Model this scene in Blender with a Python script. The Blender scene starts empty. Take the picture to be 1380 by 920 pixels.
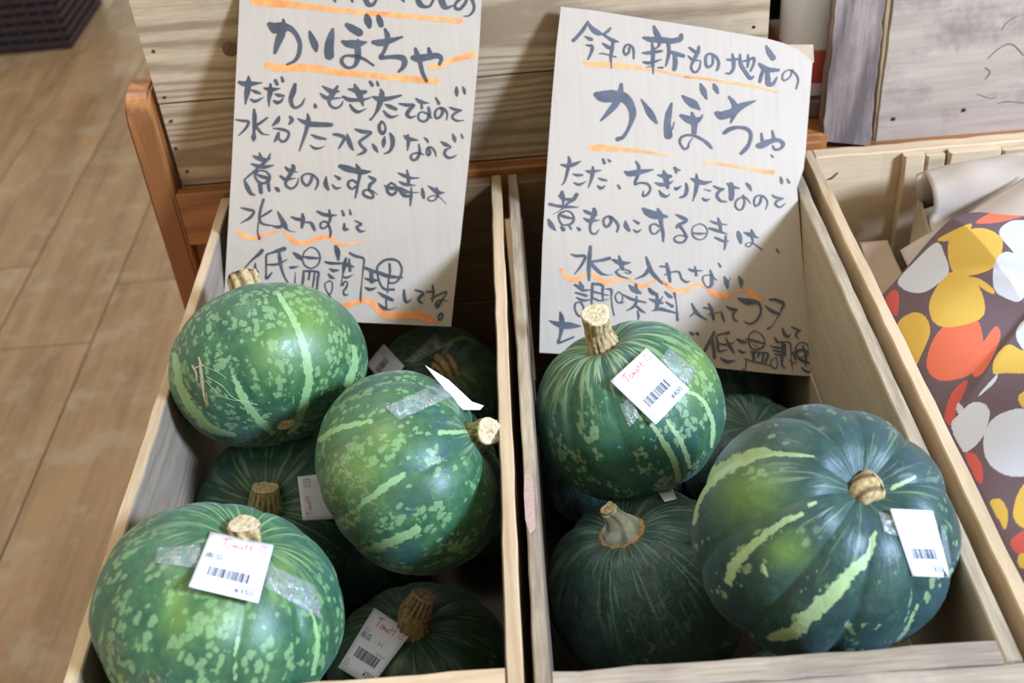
import bpy, bmesh, math, random
import numpy as np
from mathutils import Vector, Matrix
from mathutils.bvhtree import BVHTree

# ------------------------------------------------------------------ camera
C = bpy.context.collection
SC = bpy.context.scene
FPX = 1563.47
PITCH, ROLL, YAW = 0.656409, -0.0980468, -0.0302734
CAMZ = 1.3

def _rot():
    B = np.array([[1, 0, 0], [0, 0, -1], [0, 1, 0]], float)
    c, s = math.cos(YAW), math.sin(YAW)
    Ry = np.array([[c, 0, -s], [0, 1, 0], [s, 0, c]])
    c, s = math.cos(PITCH), math.sin(PITCH)
    Rp = np.array([[1, 0, 0], [0, c, -s], [0, s, c]])
    c, s = math.cos(ROLL), math.sin(ROLL)
    Rr = np.array([[c, -s, 0], [s, c, 0], [0, 0, 1]])
    return Rr @ Rp @ Ry @ B
MC = _rot()
EYE = np.array([0, 0, CAMZ])

cam_d = bpy.data.cameras.new('camera')
cam = bpy.data.objects.new('camera', cam_d)
C.objects.link(cam)
cam_d.sensor_fit = 'HORIZONTAL'
cam_d.sensor_width = 36.0
cam_d.lens = FPX / 1380 * 36
cam_d.clip_start = 0.02
cam_d.dof.use_dof = True
cam_d.dof.focus_distance = 1.02
cam_d.dof.aperture_fstop = 6.3
_m = Matrix.Identity(4)
for i in range(3):
    _m[i][0] = MC[0][i]; _m[i][1] = -MC[1][i]; _m[i][2] = -MC[2][i]
_m[0][3], _m[1][3], _m[2][3] = 0, 0, CAMZ
cam.matrix_world = _m
SC.camera = cam

# ------------------------------------------------------------------ light
world = bpy.data.worlds.new('shop_light')
SC.world = world
world.use_nodes = True
world.node_tree.nodes['Background'].inputs[0].default_value = (1.0, 0.93, 0.80, 1)
world.node_tree.nodes['Background'].inputs[1].default_value = 0.70

def area(name, loc, target, size, power, col):
    d = bpy.data.lights.new(name, 'AREA'); d.shape = 'RECTANGLE'
    d.size, d.size_y = size; d.energy = power; d.color = col
    o = bpy.data.objects.new(name, d); C.objects.link(o)
    o.location = loc
    o.rotation_euler = (Vector(target) - Vector(loc)).to_track_quat('-Z', 'Y').to_euler()
    return o
KEY = Vector((1.02, -0.72, 0.80)).normalized()
area('daylight_window', Vector((0.1, 0.9, 0.6)) + KEY * 3.2, (0.1, 0.9, 0.6), (0.5, 0.5), 262, (0.50, 0.67, 1.0))
area('overhead_fill', (-0.7, 1.9, 3.0), (-0.2, 1.0, 0.6), (1.3, 0.8), 24, (0.93, 0.96, 1.0))  # unseen overhead fill, added as soft directional ambient
SC.view_settings.view_transform = 'Standard'
SC.view_settings.look = 'None'
SC.view_settings.gamma = 1
SC.view_settings.exposure = 0.0
try: SC.view_settings.use_curve_mapping = False
except Exception: pass

rnd = random.Random(7)

# ------------------------------------------------------------------ geometry helpers
def ray(u, v):
    return MC.T @ np.array([(u - 690) / FPX, (v - 460) / FPX, 1.0])
def at(u, v, zc=None, z=None, y=None):
    """point seen at pixel (u,v) at a given camera depth / height / y"""
    d = ray(u, v)
    if zc is not None: t = zc
    elif z is not None: t = (z - CAMZ) / d[2]
    else: t = y / d[1]
    return EYE + d * t
def on_plane(u, v, p, n):
    d = ray(u, v)
    return EYE + d * (np.dot(p - EYE, n) / np.dot(d, n))
def proj(P):
    q = (np.asarray(P) - EYE) @ MC.T
    return np.stack([690 + FPX * q[..., 0] / q[..., 2], 460 + FPX * q[..., 1] / q[..., 2]], -1)
def nrm(v):
    v = np.asarray(v, float); return v / np.linalg.norm(v)

def tag(o, label=None, cat=None, group=None, kind=None):
    if label: o['label'] = label
    if cat: o['category'] = cat
    if group: o['group'] = group
    if kind: o['kind'] = kind
    return o
def empty(name, loc, label, cat, group=None, kind=None):
    o = bpy.data.objects.new(name, None); C.objects.link(o)
    o.location = loc; o.empty_display_size = 0.05
    return tag(o, label, cat, group, kind)
def mesh_obj(name, verts, faces, mat, parent=None, smooth=False):
    me = bpy.data.meshes.new(name)
    off = np.array(wloc(parent)) if parent else np.zeros(3)
    V = np.asarray(verts, float) - off
    me.from_pydata([tuple(map(float, p)) for p in V], [], faces)
    me.update()
    if mat: me.materials.append(mat)
    if smooth: me.polygons.foreach_set('use_smooth', [True] * len(me.polygons))
    o = bpy.data.objects.new(name, me); C.objects.link(o)
    if parent: o.parent = parent
    return o
def wloc(p):
    l = Vector((0, 0, 0))
    while p is not None:
        l += p.location; p = p.parent
    return l

def plank(name, lo, hi, mat, parent=None, axis=0, seg=10, bev=0.0012, jit=0.0004, pts=None, warp=0.0):
    """board with softly chamfered, slightly uneven edges; axis = length direction"""
    lo = np.array(lo, float); hi = np.array(hi, float)
    a = axis; b, c = [k for k in range(3) if k != a]
    L = np.linspace(lo[a], hi[a], seg + 1)
    verts = []; faces = []
    ring = [(0, 1), (1, 0)]
    B0, B1, C0, C1 = lo[b], hi[b], lo[c], hi[c]
    prof = [(B0 + bev, C0), (B1 - bev, C0), (B1, C0 + bev), (B1, C1 - bev), (B1 - bev, C1), (B0 + bev, C1), (B0, C1 - bev), (B0, C0 + bev)]
    w1, w2 = rnd.uniform(-1, 1) * warp, rnd.uniform(-1, 1) * warp
    for i, l in enumerate(L):
        jb0, jb1, jc0, jc1 = [rnd.uniform(-jit, jit) for _ in range(4)]
        t = (l - lo[a]) / (hi[a] - lo[a])
        for (pb, pc) in prof:
            q = [0, 0, 0]
            q[a] = l
            q[b] = pb + (jb0 if pb < (B0 + B1) / 2 else jb1) + w1 * math.sin(t * 3.1)
            q[c] = pc + (jc0 if pc < (C0 + C1) / 2 else jc1) + w2 * math.sin(t * 3.1)
            verts.append(q)
    n = 8
    for i in range(seg):
        for k in range(n):
            faces.append((i * n + k, i * n + (k + 1) % n, (i + 1) * n + (k + 1) % n, (i + 1) * n + k))
    faces.append(tuple(range(n))[::-1]); faces.append(tuple(seg * n + k for k in range(n)))
    if a == 1: faces = [f[::-1] for f in faces]
    o = mesh_obj(name, verts, faces, mat, parent)
    bm = bmesh.new(); bm.from_mesh(o.data); bmesh.ops.recalc_face_normals(bm, faces=bm.faces); bm.to_mesh(o.data); bm.free()
    return o

# ------------------------------------------------------------------ materials
def new_mat(name):
    m = bpy.data.materials.new(name); m.use_nodes = True
    nt = m.node_tree; b = nt.nodes['Principled BSDF']
    return m, nt, b
def N(nt, typ, **kw):
    n = nt.nodes.new(typ)
    for k, v in kw.items():
        if k.startswith('i_'):
            key = k[2:]; key = int(key) if key.isdigit() else key
            n.inputs[key].default_value = v
        else: setattr(n, k, v)
    return n
def ramp(nt, fac, stops):
    r = nt.nodes.new('ShaderNodeValToRGB')
    el = r.color_ramp.elements
    while len(el) < len(stops): el.new(0.5)
    for e, (p, c) in zip(el, stops):
        e.position = p; e.color = (*c, 1) if len(c) == 3 else (c[0],) * 3 + (1,)
    nt.links.new(fac, r.inputs[0]); return r.outputs[0]
def mixc(nt, fac, a, b, mode='MIX'):
    n = nt.nodes.new('ShaderNodeMix'); n.data_type = 'RGBA'; n.blend_type = mode
    for s, v in ((n.inputs[0], fac), (n.inputs[6], a), (n.inputs[7], b)):
        if isinstance(v, (int, float)): s.default_value = v
        elif isinstance(v, tuple): s.default_value = (*v, 1) if len(v) == 3 else v
        else: nt.links.new(v, s)
    return n.outputs[2]
def math_(nt, op, a, b=None, c=None, clamp=False):
    n = nt.nodes.new('ShaderNodeMath'); n.operation = op; n.use_clamp = clamp
    for i, v in enumerate((a, b, c)):
        if v is None: continue
        if isinstance(v, (int, float)): n.inputs[i].default_value = v
        else: nt.links.new(v, n.inputs[i])
    return n.outputs[0]
def noise(nt, vec, scale, detail=3, rough=0.5, dist=0.0):
    n = N(nt, 'ShaderNodeTexNoise'); n.inputs['Scale'].default_value = scale
    n.inputs['Detail'].default_value = detail; n.inputs['Roughness'].default_value = rough
    n.inputs['Distortion'].default_value = dist
    nt.links.new(vec, n.inputs['Vector']); return n.outputs['Fac']
def mapping(nt, vec, scale=(1, 1, 1), loc=(0, 0, 0)):
    n = N(nt, 'ShaderNodeMapping'); n.inputs['Scale'].default_value = scale; n.inputs['Location'].default_value = loc
    nt.links.new(vec, n.inputs['Vector']); return n.outputs[0]
def smooth(nt, v, a, b):
    n = N(nt, 'ShaderNodeMapRange'); n.interpolation_type = 'SMOOTHSTEP'
    n.inputs['From Min'].default_value = a; n.inputs['From Max'].default_value = b
    nt.links.new(v, n.inputs['Value']); return n.outputs['Result']

def wood(name, light, dark, axis=0, grain=1.0, rough=0.65, stain=None, stain_amt=0.0, rings=0.35, gloss=0.3, bump=0.25, seed=0.0, knots=0.0, rs=0.10, rf=130.0):
    m, nt, b = new_mat(name)
    tc = N(nt, 'ShaderNodeTexCoord').outputs['Object']
    oi = N(nt, 'ShaderNodeObjectInfo').outputs['Random']
    off = N(nt, 'ShaderNodeVectorMath', operation='ADD')
    cmb = N(nt, 'ShaderNodeCombineXYZ')
    for k in range(3): nt.links.new(math_(nt, 'MULTIPLY_ADD', oi, 7.3 + 3 * k, seed), cmb.inputs[k])
    nt.links.new(tc, off.inputs[0]); nt.links.new(cmb.outputs[0], off.inputs[1])
    sc = [1, 1, 1]; sc[axis] = 0.07
    p = mapping(nt, off.outputs[0], tuple(sc))
    fine = noise(nt, p, 420 * grain, 3, 0.6)
    mid = noise(nt, p, 75 * grain, 3, 0.55, 0.3)
    low = noise(nt, mapping(nt, off.outputs[0], tuple(0.35 if k == axis else 1 for k in range(3))), 9, 2)
    # annual rings : sine of a slow stretched field
    fld = noise(nt, mapping(nt, off.outputs[0], tuple(rs if k == axis else 1 for k in range(3))), 7.5 * grain, 1, 0.4)
    ring = math_(nt, 'SINE', math_(nt, 'MULTIPLY', fld, rf))
    ring = math_(nt, 'MULTIPLY_ADD', ring, 0.5, 0.5)
    ring = math_(nt, 'POWER', ring, 2.5)
    f = math_(nt, 'ADD', math_(nt, 'MULTIPLY', mid, 0.5), math_(nt, 'MULTIPLY', fine, 0.5))
    f = math_(nt, 'SUBTRACT', f, math_(nt, 'MULTIPLY', ring, rings * 0.35))
    f = math_(nt, 'ADD', f, math_(nt, 'MULTIPLY', math_(nt, 'SUBTRACT', low, 0.5), 0.5))
    col = ramp(nt, f, [(0.25, dark), (0.62, light)])
    col = mixc(nt, math_(nt, 'MULTIPLY_ADD', oi, 0.22, 0.0), col, tuple(x * 0.72 for x in light), 'MIX')
    if stain:
        s = smooth(nt, noise(nt, off.outputs[0], 11, 5, 0.65), 0.48, 0.68)
        col = mixc(nt, math_(nt, 'MULTIPLY', s, stain_amt), col, stain)
    if knots:
        v = N(nt, 'ShaderNodeTexVoronoi'); v.inputs['Scale'].default_value = 5.5
        nt.links.new(mapping(nt, off.outputs[0], tuple(0.55 if k == axis else 1 for k in range(3))), v.inputs['Vector'])
        k = smooth(nt, v.outputs['Distance'], 0.11, 0.03)
        col = mixc(nt, math_(nt, 'MULTIPLY', k, knots), col, tuple(x * 0.35 for x in dark))
    nt.links.new(col, b.inputs['Base Color'])
    b.inputs['Roughness'].default_value = rough
    b.inputs['Specular IOR Level'].default_value = gloss
    bp = N(nt, 'ShaderNodeBump'); bp.inputs['Strength'].default_value = bump; bp.inputs['Distance'].default_value = 0.001
    nt.links.new(f, bp.inputs['Height']); nt.links.new(bp.outputs[0], b.inputs['Normal'])
    return m
def plain(name, col, rough=0.6, spec=0.4, var=0.0, scale=40, bump=0.0, metal=0.0):
    m, nt, b = new_mat(name)
    b.inputs['Roughness'].default_value = rough; b.inputs['Specular IOR Level'].default_value = spec
    b.inputs['Metallic'].default_value = metal
    tc = N(nt, 'ShaderNodeTexCoord').outputs['Object']
    n = noise(nt, tc, scale, 4, 0.6)
    nt.links.new(ramp(nt, n, [(0.3, tuple(c * (1 - var) for c in col)), (0.7, tuple(min(1, c * (1 + var)) for c in col))]), b.inputs['Base Color'])
    if bump:
        bp = N(nt, 'ShaderNodeBump'); bp.inputs['Strength'].default_value = bump; bp.inputs['Distance'].default_value = 0.002
        nt.links.new(n, bp.inputs['Height']); nt.links.new(bp.outputs[0], b.inputs['Normal'])
    return m

W_CREAM_Y = wood('crate_pine_y', (0.62, 0.45, 0.265), (0.42, 0.275, 0.14), 1, rings=0.45)
W_CREAM_X = wood('crate_pine_x', (0.62, 0.45, 0.265), (0.42, 0.275, 0.14), 0, rings=0.45)
W_GREY_Y = wood('crate_aged_y', (0.50, 0.39, 0.25), (0.20, 0.145, 0.09), 1, stain=(0.12, 0.095, 0.075), stain_amt=0.35, bump=0.5)
W_GREY_X = wood('crate_aged_x', (0.44, 0.345, 0.24), (0.20, 0.15, 0.10), 0, stain=(0.16, 0.14, 0.12), stain_amt=0.4, bump=0.5)
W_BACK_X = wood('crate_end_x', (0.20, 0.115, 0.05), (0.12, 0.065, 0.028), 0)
W_BOX = wood('storage_box_cedar', (0.58, 0.42, 0.25), (0.30, 0.20, 0.11), 0, grain=1.0, rs=0.035, rf=210.0, rings=0.9, knots=0.6, stain=(0.22, 0.16, 0.10), stain_amt=0.3)
W_IN_Y = wood('crate_inner_lit_y', (0.50, 0.385, 0.245), (0.38, 0.285, 0.175), 1, rings=0.2)  # paler inner-wall copy for the better lit walls, light set in the colour
W_IN_LL = wood('crate_inner_half_shade_y', (0.34, 0.26, 0.18), (0.20, 0.15, 0.10), 1, rings=0.4)  # mild shade inside the crate put into the wall colour
W_IN_L = wood('crate_inner_shade_y', (0.20, 0.155, 0.11), (0.11, 0.08, 0.055), 1, rings=0.5)  # deeper shade of the inner walls painted into the wood tone
W_BOT = wood('crate_bottom_shade', (0.045, 0.03, 0.02), (0.02, 0.014, 0.01), 1)  # near-black tone, darkness between the pumpkins put into the board colour
W_ENDL = wood('crate_end_cream_x', (0.70, 0.50, 0.30), (0.55, 0.37, 0.20), 0, rings=0.25, grain=0.7)
W_GREYBOX = wood('storage_box_weathered', (0.37, 0.28, 0.215), (0.14, 0.10, 0.08), 2, grain=0.8, rings=0.7, stain=(0.11, 0.085, 0.085), stain_amt=0.5, bump=0.6)
W_PLY = wood('weathered_plywood', (0.50, 0.385, 0.285), (0.32, 0.24, 0.17), 0, grain=0.45, rings=0.25, stain=(0.19, 0.135, 0.11), stain_amt=0.7)
W_RACK_Z = wood('rack_orange_z', (0.50, 0.20, 0.055), (0.22, 0.075, 0.02), 2, grain=0.6, rings=0.9, rough=0.4, gloss=0.5)
W_RACK_X = wood('rack_orange_x', (0.44, 0.17, 0.045), (0.22, 0.075, 0.02), 0, grain=0.6, rings=0.6, rough=0.4, gloss=0.5)
W_FLOOR = wood('floor_oak', (0.41, 0.26, 0.13), (0.22, 0.125, 0.055), 1, grain=0.28, rings=0.25, stain=(0.44, 0.36, 0.26), stain_amt=0.5, rough=0.33, gloss=0.5, bump=0.1)
M_NAIL = plain('nail_steel', (0.05, 0.045, 0.04), 0.5, metal=0.5)
M_DARK = plain('dark_plastic', (0.022, 0.012, 0.012), 0.45, var=0.3)
M_BLACK = plain('black_plastic', (0.008, 0.008, 0.009), 0.5, var=0.3)

# tiles: (ox, oy, scale, ink/orange list)
INK_L = [
(310,0,6,"""320,195,40 365,225,90 430,225,85 480,225,50 530,270,38 565,345,36 560,430,35 525,490,28 460,522,18
432,155,14 435,200,40 415,280,65 390,340,55 365,425,28
645,255,18 665,310,50 690,370,55 698,410,25
832,235,22 815,310,62 803,390,75 805,450,75
945,200,35 990,230,60 1050,265,60
1105,125,35 1118,170,62 1130,215,35
1200,130,30 1212,165,50 1225,205,40
910,335,25 960,355,60 1030,355,65 1105,340,14
1035,320,15 1035,400,50 1035,470,45 1010,530,28 960,548,22 915,520,28 905,480,28 940,450,20 1020,455,28 1090,480,22 1165,530,14"""),
(440,0,6,"""378,340,30 430,345,55 510,330,45 615,298,16
475,235,20 495,290,42 490,350,35 465,420,28 440,465,35 520,460,32 610,465,45 635,500,45 620,545,35 585,580,18
700,465,40 740,470,60 820,460,55 900,450,45 930,475,30 915,520,25
720,390,20 735,440,40 760,510,35 780,590,30 810,655,28
828,390,22 840,440,42
60,-15,25 75,15,15
200,-15,25 215,15,15
315,-15,40 340,35,38 380,35,28 410,-10,18
735,-15,40 760,35,45 800,55,25 840,45,20 870,-10,20
925,-15,50 950,45,50 980,62,30 1020,45,12
1085,-15,30 1045,30,22 1045,65,25 1080,72,25 1120,30,25 1140,-15,20
1175,-15,28 1195,50,22 1185,95,22 1150,128,14 1112,130,8
600,-15,18 630,12,16"""),
(310,100,8.118,"""100,85,30 160,105,60 230,105,55 355,92,8
205,20,15 205,90,60 190,200,60 178,270,35 172,325,15
235,170,10 280,190,38 335,210,22
225,270,15 270,295,35 320,280,28 370,250,6
375,150,15 430,165,45 490,165,40 550,155,10
445,105,20 445,180,55 430,270,35 430,355,8
495,215,15 540,230,40 595,235,20
485,290,25 520,310,40 565,290,28 585,255,12
498,65,35 520,110,35
568,30,22 582,75,35
715,110,35 695,190,60 670,260,50 675,320,42 710,365,30 770,345,28 805,300,20 822,258,6
930,325,20 938,355,40
1015,130,15 1060,160,40 1120,190,55 1195,185,18
1180,130,25 1140,190,50 1100,260,60 1085,300,35 1110,350,28 1165,370,28 1215,340,22 1238,295,10
990,210,15 1040,250,45 1110,265,30 1245,255,6
60,495,12 140,508,28 205,520,30 175,590,28 100,668,12
265,385,25 272,470,48 268,560,40 265,640,30 262,690,55 262,730,15
410,475,22 350,520,30 290,560,30
285,565,25 330,625,28 370,655,18 435,662,5
540,465,25 520,510,50 470,560,22
655,460,20 680,500,45 650,545,20
475,590,12 560,600,30 635,625,28 645,670,28 610,725,30 570,735,28 545,710,20
535,640,25 520,690,45 485,740,12
745,485,15 810,520,45 900,545,60 1000,550,55 1110,552,45
850,430,12 860,500,48 835,620,38 795,740,25 762,835,15
890,658,12 960,690,38 1050,708,22
880,775,12 930,808,28 985,808,18 1040,782,5
1135,655,25 1200,665,38 1255,695,38 1230,750,28 1195,810,18
1285,655,15 1305,730,50 1330,795,38 1355,830,12"""),
(470,110,8.118,"""0,80,20 60,95,45 130,120,60 185,110,40
65,30,20 90,90,60 130,170,60 160,260,18
-60,160,25 0,195,45 80,200,40 170,195,30 260,165,8
15,250,20 50,300,38 100,330,35 150,315,20 200,290,6
235,0,30 262,40,35
312,0,22 325,40,28
270,165,25 340,190,60 430,185,50 575,150,22
350,80,15 365,130,55 345,230,60 315,310,38 280,370,20 240,415,25
400,245,12 450,270,45 520,300,35
385,320,20 430,370,40 480,385,30 550,365,6
555,240,18 640,255,38 715,255,30 665,310,42 640,360,38 680,392,28 730,375,14
738,185,20 790,220,42 880,235,8
795,200,15 802,290,28
955,175,18 990,240,32
875,280,25 885,350,38 865,410,30 820,435,25 770,410,22 765,360,22 800,330,18 860,350,20 910,395,14
1015,290,25 1030,330,32 1005,380,28 965,400,25 945,360,25 960,310,25 1010,285,25 1060,310,25 1082,360,18 1070,420,10
1110,280,18 1170,305,32 1240,312,10 1165,345,28 1135,385,25 1160,415,22 1200,428,20 1262,422,10
1180,55,15 1182,105,45 1185,155,20
1250,55,12 1265,95,35 1272,135,18
75,520,22 150,545,45 250,555,25 180,610,35 120,660,32 150,710,32 185,750,40 140,785,30 95,800,12
262,680,15 290,725,45 318,770,15
395,600,15 385,660,48 380,715,18
365,435,25 335,480,35 345,540,38 380,565,38 405,510,22 385,450,20 355,432,18
455,565,20 480,620,50 480,700,40 445,765,30 395,785,18
610,590,20 660,625,50 760,640,10
650,580,20 655,660,35 645,750,12
825,610,10 860,640,28 872,665,12
770,680,12 778,770,32 750,840,32 705,855,28 680,820,25 710,785,20 770,780,22 830,800,8
875,730,25 895,770,25 875,805,25 855,770,25 870,720,22 910,720,22 945,765,20 960,820,8
1010,655,15 1060,685,40 1120,715,12 1065,745,30 1050,790,28 1090,830,28 1140,825,25 1185,798,6
1140,570,12 1158,620,42 1168,660,15
1235,575,15 1250,615,22"""),
(310,195,8.118,"""255,120,15 310,145,45 390,165,42 440,150,15
325,85,12 340,140,42
445,95,12 420,150,30 370,200,35 290,270,30 160,380,18
235,208,15 320,235,45 400,240,38 480,222,12
290,285,30 275,340,25 310,400,28 370,420,28 425,390,32 435,340,28 400,295,20 340,280,20 290,300,20
290,320,20 360,350,38 430,365,30
160,385,15 190,460,50 230,530,38 272,550,18
330,420,45 342,520,42
415,390,38 432,500,30
498,468,20 520,485,45 535,505,30
605,240,15 650,280,38 740,298,6
690,225,35 695,260,50 650,340,42 612,410,30 625,455,28 680,478,25 735,430,20 752,360,6
552,340,22 610,375,38 720,365,8
900,340,28 890,390,32 850,445,30 800,410,28 790,350,25 830,320,22 890,320,25 950,365,25 965,420,25 935,490,15
1055,345,12 1050,430,50 1080,490,25
1150,335,15 1200,370,40
1120,435,15 1165,475,30 1220,465,8"""),
(460,210,8.118,"""-10,110,45 60,135,70 150,160,60 240,175,55 325,170,15
165,90,15 195,150,50 205,210,35 185,300,28 170,390,25 155,460,15
165,330,25 120,360,25 80,330,28 80,285,28 125,265,25 165,290,25
300,220,15 340,245,38 375,265,28 320,310,40 305,360,30
305,365,25 250,380,25 245,420,28 290,450,30 345,455,30 345,415,25 300,370,20 340,380,18 402,425,6
545,295,25 500,340,25 515,400,32 560,425,32 600,390,30 600,330,25 550,295,22
475,325,15 540,350,38 640,355,38 740,395,25
625,185,15 690,215,38 760,240,28 850,240,12
720,150,12 735,240,38 740,310,25
635,280,15 700,310,38 815,322,8
620,345,20 660,400,35 700,435,40 780,440,12
770,340,10 765,440,30 757,545,12
700,400,15 780,400,15 850,398,8
888,355,20 895,410,42 905,460,25
950,325,10 1010,365,38 1060,400,45 1125,402,12
1045,345,15 1060,400,35 1050,450,22 1010,490,15 960,485,15 955,455,14 1000,435,14 1060,440,10 1110,480,6 1150,525,5
95,585,12 105,635,28
35,735,15 40,800,42 80,800,15
150,705,12 220,745,28 175,770,25 185,800,30 215,825,28 270,815,5"""),
(300,260,8.118,"""205,160,15 280,180,32 345,200,28 300,270,32 195,330,8
450,70,28 420,170,30 405,270,30 420,320,30 470,345,22 550,355,15
535,190,22 480,225,25 415,265,18
395,320,15 385,420,14 405,500,28
605,200,12 635,260,38 675,340,60 700,385,35
555,360,18 620,370,38 690,340,30
690,380,25 740,415,10 805,425,5
755,260,18 820,285,35 890,290,25
875,225,20 882,290,48 870,375,28
890,320,15 960,320,28 985,350,38 1010,405,25
1040,200,25 1100,230,38 1180,245,35 1255,240,8
1170,185,20 1180,280,30 1165,330,20
1160,350,22 1110,385,22 1075,370,22 1080,325,22 1125,310,22 1160,340,22 1185,420,25 1178,480,20
1310,190,20 1328,240,30"""),
(300,320,8.118,"""435,140,42 400,180,38 300,270,18 145,460,10
362,275,10 358,380,50 375,480,38 390,555,22
680,120,45 620,140,45 540,165,22 485,190,20 480,280,20 480,380,15 485,445,30 545,380,12
490,295,18 600,290,28 715,235,8
620,160,25 630,240,42 645,330,30 680,430,20 715,485,15
500,505,20 560,535,42 650,510,12
780,165,22 830,205,52 870,235,30
740,325,25 775,325,32 830,315,8
900,150,14 875,220,14 900,300,18 970,335,18 1040,300,16 1070,220,18 1040,140,16 970,105,14 900,150,14
880,205,15 960,220,35 1075,225,14
760,535,22 820,545,28 890,545,22
800,380,5 795,470,12 795,570,20
890,360,18 885,450,28 870,540,20
890,365,22 980,365,25 1050,380,25 1045,450,25 1035,560,20
955,380,20 945,460,18
1010,390,18 1000,470,20 985,560,12
1240,95,35 1262,160,58 1268,245,20
1125,265,20 1200,280,32 1370,280,16
1175,340,15 1220,360,38 1275,355,12
1160,395,15 1190,430,38 1228,445,12
1170,475,14 1125,500,14 1130,560,14 1170,620,18 1200,570,14 1200,490,14 1165,470,12
1165,620,20 1190,680,30"""),
(440,330,8.118,"""215,140,20 200,220,45 180,330,14 160,450,10
190,220,28 250,225,35 300,240,14
250,150,18 260,280,30
180,345,18 225,355,28 290,325,6
180,440,18 200,400,18 235,410,14 215,470,22 190,500,18 200,545,22 235,540,14
255,85,22 320,120,32 410,150,22 405,250,16 390,400,10 375,560,20 375,625,8
430,250,32 500,280,35 570,300,38 680,340,42 830,355,22
490,290,38 500,400,45
430,365,20 500,385,42 580,385,12
430,465,20 480,485,38 550,465,8
600,190,28 560,240,22 560,310,18 590,420,20 640,480,25 740,485,28
590,200,28 640,165,28 720,155,28 790,180,22 825,250,20 815,330,22 770,400,22 700,415,22 680,390,15
693,205,22 697,290,22 680,400,14 670,520,14
570,515,15 640,560,40 725,600,35
655,600,18 660,690,14
570,640,18 620,685,42 690,705,15 765,680,5
850,490,22 855,580,35 880,625,30 935,590,8
975,490,22 1060,525,28 1010,580,32 1020,620,28 1060,640,10
1095,510,18 1150,510,25
1160,440,18 1170,520,28 1155,620,12
1140,585,14 1220,545,22 1310,510,22 1290,560,15 1240,640,30 1210,680,28 1200,640,28 1240,600,18 1325,608,8
1235,820,20 1225,780,25 1255,745,22 1270,770,22 1245,825,15"""),
]
ORANGE_L = [
(310,0,6,"""185,15,50 350,25,62 600,48,48 900,85,42 1380,125,42 1650,150,40 1865,168,42
300,525,45 380,545,65 640,548,60 900,585,50 1380,630,50 1665,658,52"""),
(440,0,6,"""840,535,35 870,540,45 950,520,45 1050,475,45 1195,440,50"""),
(300,260,8.118,"""175,430,40 260,475,60 350,490,45 450,460,40 560,420,25 650,400,12
690,440,35 770,520,55 870,550,55 960,530,50 1100,480,45 1190,490,45 1240,540,35 1320,570,35 1380,560,25 1500,530,12 1600,500,4"""),
(440,330,8.118,"""-57,584,12 40,650,45 130,675,60 250,650,60 350,620,55 450,610,65 520,650,75 580,720,75 650,765,85 800,765,90 980,765,90 1080,790,80 1150,820,65 1220,830,12"""),
]
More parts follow.
